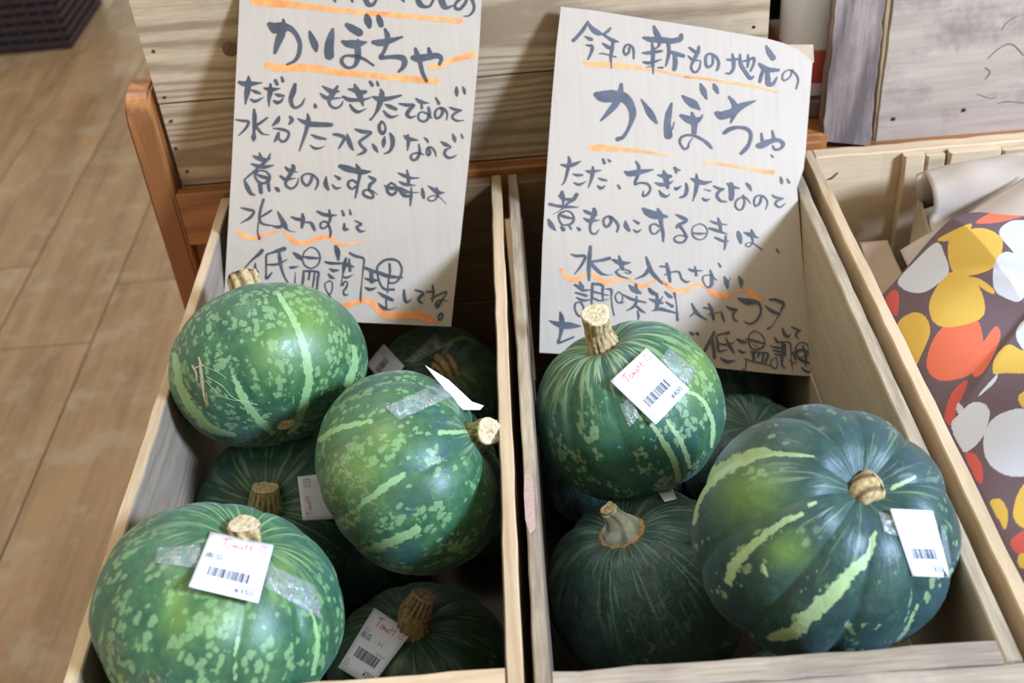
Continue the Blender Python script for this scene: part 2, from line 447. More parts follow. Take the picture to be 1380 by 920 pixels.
INK_R = [
(760,20,8.118,"""265,70,18 220,150,38 160,225,35 105,280,42
265,90,25 310,150,50 370,195,60 430,215,15
230,235,12 290,265,42 318,275,15
245,330,14 310,345,35 300,410,32 265,488,15
510,145,20 480,180,35 440,215,25 470,240,28 540,280,40 600,295,12
425,310,15 480,350,40 520,370,25
385,425,10 440,425,15 570,460,14
540,280,28 528,380,38 515,460,28 520,580,12
715,360,25 715,400,25 680,435,28 655,400,22 670,345,22 710,325,22 760,370,25 765,480,18
985,125,25 1010,190,55 1040,250,60
875,250,30 960,270,60 1080,275,65 1180,285,60 1270,265,60 1285,220,40
965,310,20 975,380,38 975,500,38 978,645,10
1050,280,50 1040,340,25 1000,370,20
860,415,15 930,415,38 1070,395,28
870,515,20 940,525,35 1065,490,15
900,575,8 960,560,15
1030,575,14 1080,578,25
1140,290,38 1150,400,38 1135,490,32 1115,560,15
1150,400,30 1230,425,45 1310,450,38
1210,420,38 1220,520,50 1210,595,45"""),
(920,40,8.118,"""75,195,20 120,230,35 150,250,25
180,180,20 170,240,40 130,320,38 95,400,25 110,450,25 145,465,22 185,420,20 200,335,8
60,285,10 110,325,28 200,340,8
330,290,25 330,370,25 280,410,28 255,370,30 258,290,28 300,262,25 360,290,28 395,350,28 390,410,32 375,445,20
485,325,18 540,330,30 610,320,22
545,265,18 560,350,40 555,430,32 520,475,28 475,475,15
630,270,18 635,370,38 680,450,40 740,530,38 778,510,15
650,350,20 720,330,28 780,310,28 780,370,25 745,450,20
715,275,18 720,350,28 710,410,20
915,175,14 945,240,55 990,310,60
840,370,25 880,410,50 960,440,50 1050,440,32
890,430,40 860,510,35 845,570,30
930,460,40 935,540,55 940,595,50 990,590,40 1035,520,12
1200,440,18 1180,510,16 1120,555,18 1092,530,16 1105,475,15 1160,440,16 1220,465,20 1265,540,20 1245,645,16"""),
(790,100,8.118,"""110,220,60 170,240,120 260,240,135 340,245,130 420,260,110 480,330,90 510,430,75 490,530,45 450,620,35 400,690,40 345,710,50
385,110,35 375,190,60 330,310,75 260,400,60 165,505,20
605,275,15 660,360,50 710,440,75 770,530,30
935,320,25 905,430,65 890,550,75 900,670,90
965,520,8 945,600,14"""),
(900,100,8.118,"""160,235,20 220,285,70 290,330,85 350,385,20
360,105,18 390,180,65 425,270,20
505,110,25 525,155,55 550,205,25
145,450,35 220,490,75 300,510,80 370,470,25 378,440,10
265,420,22 290,520,65 290,640,50
270,700,10 235,750,14 220,800,25 180,815,25 135,750,25 150,690,28 220,665,28 300,675,30 390,720,28 440,760,38 480,805,28
535,425,50 590,450,90 700,420,90 800,350,75 960,290,12
670,245,20 725,320,55 740,400,60 690,530,15
620,640,40 680,600,50 780,580,35 870,600,40 910,660,38 890,760,38 850,820,45 805,865,35
990,780,55 1040,770,75 1130,730,55 1210,720,40 1265,760,38 1230,815,28 1170,820,25 1150,780,15
1025,645,18 1035,720,35
1145,620,20 1165,720,38
1130,880,12 1150,905,22"""),
(740,190,8.118,"""130,255,14 190,270,40 270,255,45 350,220,10
215,170,18 225,230,40 200,340,32 175,430,22 140,485,8
260,358,10 310,372,32 365,372,22
275,455,15 330,475,30 410,440,5
405,325,15 460,335,40 575,318,8
480,280,18 480,340,40 460,430,28 430,512,8
540,405,10 580,420,28 630,430,20
535,490,20 570,515,35 612,490,14
590,195,22 608,240,32
645,200,14 668,220,28
755,480,20 775,515,28
835,335,25 880,355,60 980,340,60 1140,312,14
955,225,20 985,290,35 970,380,35 940,470,25 1000,455,22 1080,470,25 1110,520,22 1080,580,25 1030,600,22 1035,545,10
1190,370,15 1240,380,40 1330,385,38
1255,325,20 1280,400,60 1300,510,32
1165,455,14 1230,475,45 1310,465,30 1355,435,10
1205,540,15 1240,590,42 1290,605,25 1325,575,6"""),
(900,210,8.118,"""75,130,30 90,150,40 95,190,15
105,150,25 135,158,15
75,345,15 95,360,38 145,330,14
200,300,20 210,360,38 190,430,35 135,455,20
250,245,12 320,275,55 400,295,42 480,280,12
315,200,18 320,290,45 305,390,35 275,495,10
395,365,8 465,382,18
378,460,14 415,485,32 465,470,5
505,330,18 560,355,28 620,360,10 560,390,32 540,440,32 580,490,28 645,500,14
650,300,14 700,335,40 785,355,12
690,310,55 700,400,60 695,470,50
860,300,18 890,330,38 915,380,12
825,430,20 840,500,22 820,570,22 785,590,16 745,560,18 745,500,18 790,460,20 850,455,18 910,520,6
1025,450,25 1010,510,25 965,550,18 945,510,18 960,450,20 1010,430,18 1060,450,18 1092,510,15 1070,590,6
1140,425,10 1190,455,28 1270,465,6 1200,490,25 1180,530,22 1230,560,18 1285,520,8
1235,230,14 1245,270,35 1250,305,14
1305,250,14 1328,290,30
90,640,15 150,670,40 205,705,35 120,755,38 100,780,30
140,775,35 180,830,25 195,880,20
350,740,14 285,770,14 265,830,14 290,890,18 350,915,14 410,890,14 435,820,14 400,760,14 350,740,14
270,840,15 340,850,28 420,845,12
465,710,12 530,735,28 650,752,8
550,675,12 570,740,38 585,830,20
455,790,22 540,815,35 655,855,6
770,830,28 785,880,55 800,950,25
835,835,12 900,860,45 990,895,12
915,805,14 935,870,50"""),
(730,255,8.118,"""225,25,30 225,70,60 240,120,30 235,175,15
190,70,15 250,105,30 360,110,30
385,55,40 350,110,40 290,150,25 220,220,12 125,275,4
90,160,35 160,178,28 250,190,38 400,195,10
250,240,16 195,270,20 190,320,18 220,380,20 270,390,20 330,370,28 355,320,22 330,260,18 270,235,16 200,260,14
195,275,20 260,300,32 360,325,14
75,330,25 105,390,55 155,450,14
215,410,25 240,440,45
305,400,25 325,435,18
390,415,15 415,440,40
465,230,20 510,255,38 610,285,8
575,215,38 580,260,55 545,350,38 530,420,25 545,475,22 590,485,20 632,435,6
465,315,18 530,345,40 640,335,6
755,310,32 760,360,32 715,410,28 680,375,25 685,320,25 740,295,25 800,335,28 840,400,30 825,465,18
918,345,14 925,400,50 960,450,30
1005,335,12 1060,370,32
1005,440,10 1045,465,28 1095,435,6
1110,210,28 1160,250,75 1240,280,85 1370,298,28
1270,210,18 1300,280,55 1310,380,38 1330,480,32 1330,570,18
1290,410,18 1240,378,18 1190,400,22 1200,470,20 1245,485,18 1295,440,18"""),
(710,240,3.286,"""700,240,9 708,262,9 690,284,9 660,280,9 655,262,7 680,252,6 712,262,5
835,262,9 870,278,11 892,278,6
882,255,8 880,290,10 875,318,4
985,245,6 1000,270,10 998,288,7 985,303,5 970,298,5 975,288,5 1000,287,5 1040,315,7
1105,315,8 1115,328,9"""),
(750,320,8.118,"""160,180,12 220,200,32 315,205,30 275,300,28 200,400,10
372,100,35 362,220,42 355,350,40 358,465,25
580,225,40 500,245,35 370,265,25
360,265,40 420,325,40 490,390,30 560,408,10 615,402,5
615,240,20 680,270,50 740,280,45 815,272,8
685,200,18 710,290,50 730,350,25
650,375,25 700,420,25 790,450,10
650,375,22 690,345,14 760,350,14 815,378,18 790,392,12 750,375,10
980,205,12 1005,280,38 1040,370,42 1100,440,38 1165,505,14
1020,340,50 960,410,30 865,452,10
200,515,20 260,545,45 300,575,35 375,570,12
255,480,14 280,540,50
210,600,18 330,635,30
225,655,14 290,685,30 370,680,14
300,860,18 240,850,22 205,780,18 210,720,18 260,705,18 295,750,18 300,800,18
395,500,25 390,600,32 385,720,20
400,505,30 500,520,30 505,600,25 510,690,15
400,590,25 570,632,10
400,660,22 480,690,20 570,672,8
530,560,6 600,570,30 600,650,14 610,750,14 632,850,14
520,730,10 545,835,12
680,590,14 645,640,14 665,700,16 710,715,18 740,700,10
680,590,14 720,620,14 725,670,12 705,710,14
795,520,15 850,570,55 920,605,28
870,510,25 885,600,35
735,625,15 820,670,30 980,710,18
880,640,14 860,740,30 770,800,10
870,740,18 920,790,32 970,820,14
885,800,10 900,850,25 895,898,10
1015,560,30 1050,600,45 1100,620,30
1020,670,15 1100,700,42 1165,715,20
1165,640,8 1110,740,25
1100,620,25 1105,720,45 1090,780,25
1050,800,10 1130,780,40 1220,800,28 1330,830,14
1190,595,20 1240,640,40 1270,655,14
1200,705,18 1270,750,35
1290,605,28 1310,700,10 1320,820,20 1325,900,30"""),
(890,330,8.118,"""0,232,20 60,238,22
70,200,25 90,290,42 108,400,25
50,325,15 130,295,18 205,295,20 235,370,22 290,405,22 325,390,5
310,260,14 360,280,32 470,280,5
380,235,14 395,330,30
635,195,10 660,235,25
545,270,12 565,350,38 560,430,35 525,465,22 485,430,14 465,370,14 480,335,14 550,330,12 620,385,10
700,345,14 725,410,50 735,470,20
735,430,15 768,360,6
855,340,14 880,395,52 885,455,22"""),
(930,400,8.118,"""20,70,14 60,150,38 110,205,28 190,250,12
60,160,25 0,215,8
150,115,18 230,130,28
205,75,22 235,140,38 255,245,28
200,190,15 320,165,12
340,160,18 355,215,32 370,262,22
400,105,18 460,135,38 520,135,10 470,180,25 480,240,25 525,272,8
525,15,20 620,50,70 720,55,50 765,90,30 770,170,28 720,260,25 650,292,20 595,270,14
870,30,25 930,30,35 1020,70,38 1000,130,20 960,210,10 890,320,12 850,345,30
820,95,15 890,150,38 975,185,28
1010,340,18 1030,405,38 1070,430,28 1105,405,6
1105,325,14 1180,360,28 1210,365,8 1160,395,22 1160,430,20 1185,455,10
265,380,30 220,470,38 150,600,30
235,440,30 255,550,42 265,660,35
420,390,35 370,400,25 290,425,22 300,500,28 315,590,28 400,575,10
320,510,18 400,520,25 490,490,6
390,450,14 430,530,42 480,610,18
330,665,15 400,705,40 500,695,6
515,460,22 560,485,45 615,495,22
530,580,18 570,605,28 615,600,8
700,370,16 650,410,16 640,480,18 670,560,18 730,575,18 790,550,22 815,490,16 780,410,14 700,370,14
610,460,20 700,480,32 820,510,14
690,520,6 760,560,10
660,600,20 750,605,22 850,620,25 835,680,28 820,720,15
690,620,35 695,680,35
750,620,25 740,660,14
800,620,25 790,710,25
595,675,14 700,705,18 870,745,14
615,690,14 605,780,12 590,800,20 572,780,8
920,435,12 950,490,38
875,535,14 940,550,30 1000,560,20
905,580,18 1000,605,28
925,625,18 1000,640,28
935,665,12 890,690,14 885,750,14 935,780,16 955,730,12 945,665,12
970,495,16 1050,490,16 1095,510,20 1100,600,12 1105,690,12 1120,795,10
1010,500,25 1010,620,35 1000,720,25 1020,765,20 1045,775,10
1035,520,28 1040,640,20
1080,690,10 1130,720,14 1180,710,5
1160,540,14 1200,500,16 1260,505,16 1295,550,14 1290,620,14
1110,600,22 1140,620,45 1200,580,30 1310,600,18
1140,640,30 1150,690,18
1225,530,14 1250,580,28 1265,660,28 1260,755,15
1160,540,14 1150,600,22 1190,670,28 1250,705,32 1325,725,25
1215,660,15 1290,640,14
1215,770,15 1260,810,25 1330,828,18
0,385,20 25,405,38
65,390,22 85,405,38
45,545,14 65,560,20"""),
(730,380,8.118,"""85,420,10 160,450,50 240,470,75 330,475,65 425,480,15
205,325,15 220,390,50 225,480,50 205,590,28 185,660,30 240,645,22 350,600,20"""),
]
ORANGE_R = [
(760,20,8.118,"""225,520,30 290,545,60 420,545,65 560,550,60 700,565,50 870,590,35 1000,605,22 1150,635,25 1380,690,20"""),
(920,40,8.118,"""30,512,30 200,530,28 400,560,25 700,605,30 900,645,20 1050,685,25"""),
(790,100,8.118,"""50,800,60 200,808,70 400,820,48 600,842,35 800,870,22 900,885,10"""),
(900,210,8.118,"""370,65,15 550,85,32 800,120,32 1000,160,42 1150,180,50"""),
(750,320,8.118,"""50,345,30 90,410,45 150,450,60 230,455,55 310,410,45
375,375,40 440,440,55 530,490,55 640,465,50 760,450,28 850,490,25 900,530,50 960,530,45 1060,480,25 1140,460,20 1200,510,35"""),
(890,330,8.118,"""60,430,30 150,500,50 230,505,65 300,480,50 380,435,35 450,430,35 520,485,30 590,530,75 660,550,80 740,555,55 800,520,20 920,490,25 980,520,65 1060,585,60 1150,578,8"""),
]

# ------------------------------------------------------------------ floor
RIM = 0.65
fl = empty('floor', (0, 0, 0), 'worn brown wooden plank floor', 'floor', kind='structure')
del fl['category']
sub = mesh_obj('subfloor', [(-2.6, -0.6, -0.02), (1.8, -0.6, -0.02), (1.8, 4.6, -0.02), (-2.6, 4.6, -0.02)], [(0, 1, 2, 3)], M_DARK, fl)
PW = 0.2
k = 0
x = -1.06 - PW * 7
while x < 1.6:
    ys = [-0.5, 1.79] if abs(x + 1.06) < 0.01 else [-0.5, rnd.uniform(0.4, 1.6)]
    while ys[-1] < 4.4: ys.append(min(4.5, ys[-1] + rnd.uniform(0.9, 1.2)))
    for y0, y1 in zip(ys, ys[1:]):
        if y1 - y0 > 0.05:
            plank('floor_plank', (x + 0.0012, y0 + 0.001, -0.015), (x + PW - 0.0012, y1 - 0.001, rnd.uniform(-0.0006, 0)), W_FLOOR, fl, axis=1, seg=1, bev=0.0010, jit=0)
    x += PW

# ------------------------------------------------------------------ display rack (orange stained wood)
rack = empty('display_rack', (-0.42, 1.17, 0), 'orange-brown wooden display rack carrying the crates, its rounded post at left', 'rack')
def post(x0, x1, y0, y1, z0, z1, par=rack):
    # rounded top post
    prof = []
    n = 10
    w = x1 - x0; d = y1 - y0
    pts = [(y0, z0), (y1, z0), (y1, z1)]
    for i in range(n + 1):
        a = math.pi / 2 * i / n
        pts.append((y0 + 0.032 - 0.032 * math.sin(a), z1 - 0.032 + 0.032 * math.cos(a)))
    V = [(x0, y, z) for y, z in pts] + [(x1, y, z) for y, z in pts]
    m = len(pts)
    F = [tuple(range(m)), tuple(range(2 * m - 1, m - 1, -1))] + [(i, i + m, (i + 1) % m + m, (i + 1) % m) for i in range(m)]
    o = mesh_obj('post', V, F, W_RACK_Z, par)
    bm = bmesh.new(); bm.from_mesh(o.data); bmesh.ops.recalc_face_normals(bm, faces=bm.faces)
    bmesh.ops.bevel(bm, geom=[e for e in bm.edges if e.calc_face_angle(0) > 1.2], offset=0.003, segments=2, affect='EDGES')
    bm.to_mesh(o.data); bm.free(); return o
post(-0.430, -0.402, 1.157, 1.215, 0, 0.776)
plank('rail', (0.3345, 1.160, RIM - 0.085), (0.779, 1.176, RIM - 0.020), W_RACK_X, rack, 0, 6, 0.002, 0.0002)
post(0.78, 0.808, 1.157, 1.215, 0, 0.776)
plank('rail', (-0.401, 1.160, RIM - 0.065), (0.334, 1.176, RIM + 0.004), W_RACK_X, rack, 0, 12, 0.002, 0.0002)
plank('brace', (-0.402, 1.176, 0.28), (-0.384, 1.215, RIM - 0.064), W_RACK_Z, rack, 2, 4, 0.002)
for y0_, y1_ in ((1.178, 1.39), (1.394, 1.62)):
    plank('shelf_board', (-0.398, y0_, RIM - 0.018), (0.345, y1_, RIM + 0.0035), W_RACK_X, rack, 0, 8, 0.002)
    plank('shelf_board', (0.3465, y0_, RIM - 0.040), (0.776, y1_, RIM - 0.020), W_RACK_X, rack, 0, 8, 0.002)
for yy in ((0.455, 0.69), (0.694, 0.93), (0.934, 1.154)):
    plank('lower_shelf_board', (-0.37, yy[0], 0.318), (0.70, yy[1], 0.340), W_RACK_X, rack, 0, 6, 0.002)
for (px, py) in ((-0.36, 0.47), (0.66, 0.47), (-0.36, 1.60), (0.66, 1.60)):
    plank('leg', (px, py, 0), (px + 0.035, py + 0.035, 0.318 if py < 1 else RIM - 0.022), W_RACK_Z, rack, 2, 4, 0.002)

# ------------------------------------------------------------------ crates
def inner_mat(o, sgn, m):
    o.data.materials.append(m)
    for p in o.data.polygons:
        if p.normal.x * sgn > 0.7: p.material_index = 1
def crate(label, x0, x1, y0, y1, top, h, mats, min_, tw=0.0115, te=0.018, front=True):
    my, mx, mb = mats
    c = empty('wooden_crate', ((x0 + x1) / 2, (y0 + y1) / 2, top - h), label, 'crate', 'open wooden crates')
    zb = top - h + 0.009
    zm = zb + (top - zb) * 0.47
    for (a, b) in ((x0, x0 + tw), (x1 - tw, x1)):
        sg = 1 if a == x0 else -1
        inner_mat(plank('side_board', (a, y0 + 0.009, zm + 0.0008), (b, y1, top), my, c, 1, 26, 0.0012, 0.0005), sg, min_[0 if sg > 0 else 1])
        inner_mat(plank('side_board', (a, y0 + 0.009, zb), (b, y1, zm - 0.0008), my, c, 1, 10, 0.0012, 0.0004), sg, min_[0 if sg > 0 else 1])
    # thick end panels between the sides, and a thin outer front board
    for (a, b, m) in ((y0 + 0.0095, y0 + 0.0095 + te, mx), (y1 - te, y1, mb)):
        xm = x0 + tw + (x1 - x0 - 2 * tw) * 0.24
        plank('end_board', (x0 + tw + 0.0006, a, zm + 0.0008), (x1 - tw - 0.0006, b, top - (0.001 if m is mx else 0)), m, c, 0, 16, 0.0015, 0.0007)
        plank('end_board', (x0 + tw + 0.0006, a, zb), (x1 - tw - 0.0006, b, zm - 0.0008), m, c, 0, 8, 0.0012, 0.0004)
    plank('front_cleat', (x0, y0 - 0.009, top - 0.085), (x1, y0 + 0.0085, top - 0.0012), mx, c, 0, 16, 0.0015, 0.0006)
    w = (x1 - x0) / 3
    for i in range(3):
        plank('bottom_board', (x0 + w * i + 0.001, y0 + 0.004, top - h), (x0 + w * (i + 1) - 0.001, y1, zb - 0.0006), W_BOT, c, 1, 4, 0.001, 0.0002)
    return c
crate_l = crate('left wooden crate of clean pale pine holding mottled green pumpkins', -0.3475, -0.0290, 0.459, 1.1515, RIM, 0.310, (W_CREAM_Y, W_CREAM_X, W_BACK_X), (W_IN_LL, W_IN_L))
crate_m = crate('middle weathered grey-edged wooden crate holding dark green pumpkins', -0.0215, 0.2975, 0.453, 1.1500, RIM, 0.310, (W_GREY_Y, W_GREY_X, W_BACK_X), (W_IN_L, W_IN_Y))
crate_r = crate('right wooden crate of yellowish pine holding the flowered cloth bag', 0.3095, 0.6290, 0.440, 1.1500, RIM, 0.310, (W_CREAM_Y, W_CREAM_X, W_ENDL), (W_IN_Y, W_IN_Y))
# pink paint smear on the rim of the middle crate
M_PINK = plain('pink_smear', (0.46, 0.29, 0.23), 0.7, var=0.15, scale=300)
def strip_on_top(pts, z, name, mat, par):
    V = [at(u, v, z=z) for u, v in pts]
    return mesh_obj(name, V, [tuple(range(len(V)))[::-1]], mat, par)
strip_on_top([(707, 640), (716, 636), (719, 655), (721, 690), (722, 712), (714, 720), (708, 700), (706, 665)], RIM + 0.0006, 'paint_smear', M_PINK, crate_m)
# crate 3 back: rough split slats nailed on the inside of the end panel
for i, (u0, u1) in enumerate(((1216, 1244), (1246, 1272), (1275, 1344), (1347, 1384))):
    a = at(u0, 215, y=1.128); b = at(u1, 215, y=1.128)
    plank('split_slat', (a[0], 1.120 + 0.002 * (i % 2), RIM - 0.16), (b[0], 1.1310, RIM - 0.002 - 0.003 * (i % 2)), W_CREAM_X if i % 2 else W_ENDL, crate_r, 2, 6, 0.002, 0.001)

# ------------------------------------------------------------------ wooden box behind (left / centre)
def box_crate(name, label, cat, x0, x1, y0, y1, z0, hs, mat, front_axis=0, t=0.012):
    c = empty(name, ((x0 + x1) / 2, (y0 + y1) / 2, z0), label, cat)
    z = z0
    for i, hgt in enumerate(hs):
        d = 0.0008 * (i % 2)
        plank('front_board', (x0, y0 - d, z + 0.0007), (x1, y0 + t, z + hgt - 0.0007), mat, c, 0, 24, 0.0012, 0.0005)
        plank('back_board', (x0, y1 - t, z + 0.0007), (x1, y1, z + hgt - 0.0007), mat, c, 0, 6, 0.0012, 0.0003)
        plank('end_board', (x0 + 0.0002, y0 + t + 0.0005, z + 0.0007), (x0 + 0.018, y1 - t - 0.0005, z + hgt - 0.0007), mat, c, 1, 6, 0.0012, 0.0003)
        plank('end_board', (x1 - 0.018, y0 + t + 0.0005, z + 0.0007), (x1 - 0.0002, y1 - t - 0.0005, z + hgt - 0.0007), mat, c, 1, 6, 0.0012, 0.0003)
        z += hgt
    return c
ZB = RIM + 0.0045
bx = box_crate('storage_box', 'brown wooden box standing behind both handwritten signs', 'box', -0.396, 0.270, 1.1785, 1.50, ZB, (0.103, 0.138, 0.067), W_BOX)
plank('bottom_board', (-0.378, 1.191, ZB), (0.252, 1.488, ZB + 0.008), W_BOX, bx, 0, 4)
def disc(name, c, r, n, mat, par, hh=0.0012, seg=10):
    n = nrm(n); a = nrm(np.cross(n, [0.3, 0.9, 0.1])); b = np.cross(n, a)
    V = []; F = []
    for j, (rr, h_) in enumerate(((r, 0), (r, hh * 0.6), (r * 0.6, hh))):
        for i in range(seg):
            t = 2 * math.pi * i / seg
            V.append(np.array(c) + (a * math.cos(t) + b * math.sin(t)) * rr + n * h_)
    for j in range(2):
        for i in range(seg): F.append((j * seg + i, j * seg + (i + 1) % seg, (j + 1) * seg + (i + 1) % seg, (j + 1) * seg + i))
    F.append(tuple(2 * seg + i for i in range(seg)))
    return mesh_obj(name, V, F, mat, par)
for (u, v) in ((207, 69), (222, 131), (231, 163), (237, 200), (252, 231), (1016, 36)):
    disc('nail', at(u, v, y=1.1775), 0.0018, (0, -1, 0), M_NAIL, bx)
# knot of the top board
disc('knot', at(310, 66, y=1.1772), 0.0085, (0, -1, 0), wood('knot_wood', (0.20, 0.12, 0.055), (0.10, 0.05, 0.02), 1, grain=2), bx, 0.0006, 16)

# ------------------------------------------------------------------ weathered crate behind right
g0 = at(1107, 190, y=1.176)
gx = empty('plywood_crate', (0.55, 1.35, RIM - 0.0195), 'weathered grey plywood crate with side batten behind the right crate', 'crate')
zt = RIM + 0.36
def tilt_board(name, pts, y0, y1, mat, par, jit=0.0012, n=16):
    """upright board whose left/right edges follow the given (x,z) corners: bl, br, tr, tl"""
    bl, br, tr, tl = [np.array(p) for p in pts]
    V = []; F = []
    for i in range(n + 1):
        t = i / n
        l = bl + (tl - bl) * t; r = br + (tr - br) * t
        jl, jr = rnd.uniform(-jit, jit), rnd.uniform(-jit, jit)
        bev = 0.0015
        for (xx, yy) in ((l[0] + jl, y1), (l[0] + jl, y0 + bev), (l[0] + jl + bev, y0), (r[0] + jr - bev, y0), (r[0] + jr, y0 + bev), (r[0] + jr, y1)):
            V.append((xx, yy, (l[1] * (1 if xx < (l[0] + r[0]) / 2 else 0) + r[1] * (0 if xx < (l[0] + r[0]) / 2 else 1))))
    for i in range(n):
        for k in range(6): F.append((i * 6 + k, i * 6 + (k + 1) % 6, (i + 1) * 6 + (k + 1) % 6, (i + 1) * 6 + k))
    F.append(tuple(range(6))[::-1]); F.append(tuple(n * 6 + k for k in range(6)))
    o = mesh_obj(name, V, F, mat, par)
    bm = bmesh.new(); bm.from_mesh(o.data); bmesh.ops.recalc_face_normals(bm, faces=bm.faces); bm.to_mesh(o.data); bm.free()
    return o
def xz(u, v, y):
    p = at(u, v, y=y); return (p[0], p[2])
Y1, Y2 = 1.1785, 1.1925
tilt_board('side_batten', [xz(1107, 190, Y1), xz(1173, 196, Y1), xz(1196, -30, Y1), xz(1129, -30, Y1)], Y1, Y1 + 0.018, W_GREYBOX, gx)
tilt_board('plywood_panel', [xz(1178, 196, Y2), xz(1480, 176, Y2), xz(1530, -30, Y2), xz(1207, -30, Y2)], Y2, Y2 + 0.012, W_PLY, gx, 0.0006)
W_EDGE = wood('board_edge', (0.40, 0.28, 0.14), (0.22, 0.14, 0.06), 2)
tilt_board('edge_strip', [xz(1174.5, 196, Y2 + .002), xz(1180, 196, Y2 + .002), xz(1206, -30, Y2 + .002), xz(1197, -30, Y2 + .002)], Y2 + .002, Y2 + 0.02, W_EDGE, gx, 0.0004)
for (u0, u1) in ((1120, 1155), (1156, 1176)):
    a = at(u0, 194, y=1.197); b = at(u1, 194, y=1.197)
    plank('foot_block', (a[0], 1.197, RIM - 0.0195), (b[0], 1.23, a[2] + 0.015), W_GREYBOX, gx, 2, 3)
p0 = at(1180, 196, y=Y2)
plank('side_board', (0.384, 1.2075, RIM - 0.0195), (0.394, 1.50, zt), W_GREYBOX, gx, 1, 6)
plank('back_board', (0.396, 1.49, RIM - 0.0195), (0.72, 1.50, zt), W_GREYBOX, gx, 0, 6)
plank('base_board', (0.396, 1.215, RIM - 0.0195), (0.72, 1.488, RIM - 0.010), W_GREYBOX, gx, 0, 6)
M_CRACK = plain('wood_crack', (0.15, 0.11, 0.09), 0.8)
for (u, v) in ((1204, 160), (1299, 148)):
    disc('nail', at(u, v, y=Y2 - 0.0003), 0.0024, (0, -1, 0), M_NAIL, gx)

# ------------------------------------------------------------------ white canister with red band, added black box to darken the gap behind
def lathe(name, c, prof, mat, par=None, seg=48):
    V = []; F = []
    for (r, z) in prof:
        for i in range(seg):
            t = 2 * math.pi * i / seg; V.append((c[0] + r * math.cos(t), c[1] + r * math.sin(t), c[2] + z))
    for j in range(len(prof) - 1):
        for i in range(seg): F.append((j * seg + i, j * seg + (i + 1) % seg, (j + 1) * seg + (i + 1) % seg, (j + 1) * seg + i))
    F.append(tuple(range(seg))[::-1]); F.append(tuple((len(prof) - 1) * seg + i for i in range(seg)))
    return mesh_obj(name, V, F, mat, par, True)
pc = at(1050, 60, y=1.262)
cx_ = pc[0] + 0.040
BT = at(1100, 131, y=1.224)[2]
cz0 = RIM + 0.0038
pl = plank('wooden_block', (0.285, 1.216, RIM + 0.0038), (0.3445, 1.31, BT - 0.0003), W_GREYBOX, None, 0, 6, 0.002)
tag(pl, 'dark wooden block the white canister stands on, right of the right sign', 'block')
can = empty('canister', (cx_, 1.262, BT), 'white canister with a red band behind the right sign', 'canister')
M_WHITE = plain('white_plastic', (0.86, 0.87, 0.88), 0.35, var=0.02)
M_RED = plain('red_band', (0.55, 0.09, 0.07), 0.4, var=0.05)
zr0 = at(1106, 110, y=1.225)[2] - BT; zr1 = at(1106, 66, y=1.225)[2] - BT
R_ = 0.040
base = np.array([cx_, 1.262, BT])
lathe('body', base, [(R_ - 0.004, 0), (R_, 0.004), (R_, 0.30), (R_ - 0.004, 0.305)], M_WHITE, can)
lathe('band', base, [(R_ + 0.0005, max(0.006, zr0)), (R_ + 0.0010, max(0.007, zr0 + 0.001)), (R_ + 0.0010, zr1 - 0.001), (R_ + 0.0005, zr1)], M_RED, can)
bc = empty('gap_filler_box', (0.31, 1.56, RIM + 0.0038), 'added black box that darkens the gap behind the wooden box', 'crate')
plank('wall', (0.24, 1.505, RIM + 0.0038), (0.385, 1.512, RIM + 0.27), M_BLACK, bc, 0, 2)
plank('wall', (0.24, 1.592, RIM + 0.0038), (0.385, 1.60, RIM + 0.27), M_BLACK, bc, 0, 2)
plank('wall', (0.24, 1.5125, RIM + 0.0038), (0.247, 1.5915, RIM + 0.27), M_BLACK, bc, 1, 2)
plank('wall', (0.378, 1.5125, RIM + 0.0038), (0.385, 1.5915, RIM + 0.27), M_BLACK, bc, 1, 2)
plank('rim', (0.238, 1.503, RIM + 0.2705), (0.387, 1.602, RIM + 0.280), M_BLACK, bc, 0, 2)

# ------------------------------------------------------------------ dark slatted basket on the floor (top left)
k0 = at(97, 66, z=0)
bk = empty('shopping_basket', (k0[0] - 0.22, k0[1] + 0.17, 0), 'dark brown slatted plastic basket on the floor at upper left', 'basket')
X0, X1, YA, YB, HH = k0[0] - 0.46, k0[0], k0[1], k0[1] + 0.36, 0.26
M_BASK2 = plain('basket_slat_brown', (0.030, 0.016, 0.016), 0.5, var=0.3)  # dark brown plastic of the slats and ribs
plank('inner_wall', (X0 + 0.012, YA + 0.012, 0.008), (X1 - 0.012, YA + 0.016, HH - 0.01), M_BLACK, bk, 0, 2)
plank('inner_wall', (X1 - 0.016, YA + 0.017, 0.008), (X1 - 0.012, YB - 0.012, HH - 0.01), M_BLACK, bk, 1, 2)
plank('base', (X0, YA, 0), (X1, YB, 0.008), M_DARK, bk, 0, 2)
z = 0.008
for i in range(9):
    plank('slat', (X0, YA, z + 0.0025), (X1, YA + 0.010, z + 0.0165), M_BASK2, bk, 0, 2, 0.002, 0)
    plank('slat', (X1 - 0.010, YA + 0.011, z + 0.0025), (X1, YB, z + 0.0165), M_BASK2, bk, 1, 2, 0.002, 0)
    z += 0.027
for i in range(12):
    xx = X0 + 0.01 + i * (X1 - X0 - 0.03) / 11
    plank('rib', (xx, YA - 0.002, 0.009), (xx + 0.006, YA - 0.0002, HH - 0.006), M_BASK2, bk, 2, 1, 0.0006, 0)
plank('rim', (X0 - 0.006, YA - 0.006, HH - 0.005), (X1 + 0.006, YB + 0.006, HH + 0.008), M_DARK, bk, 0, 2, 0.003, 0)

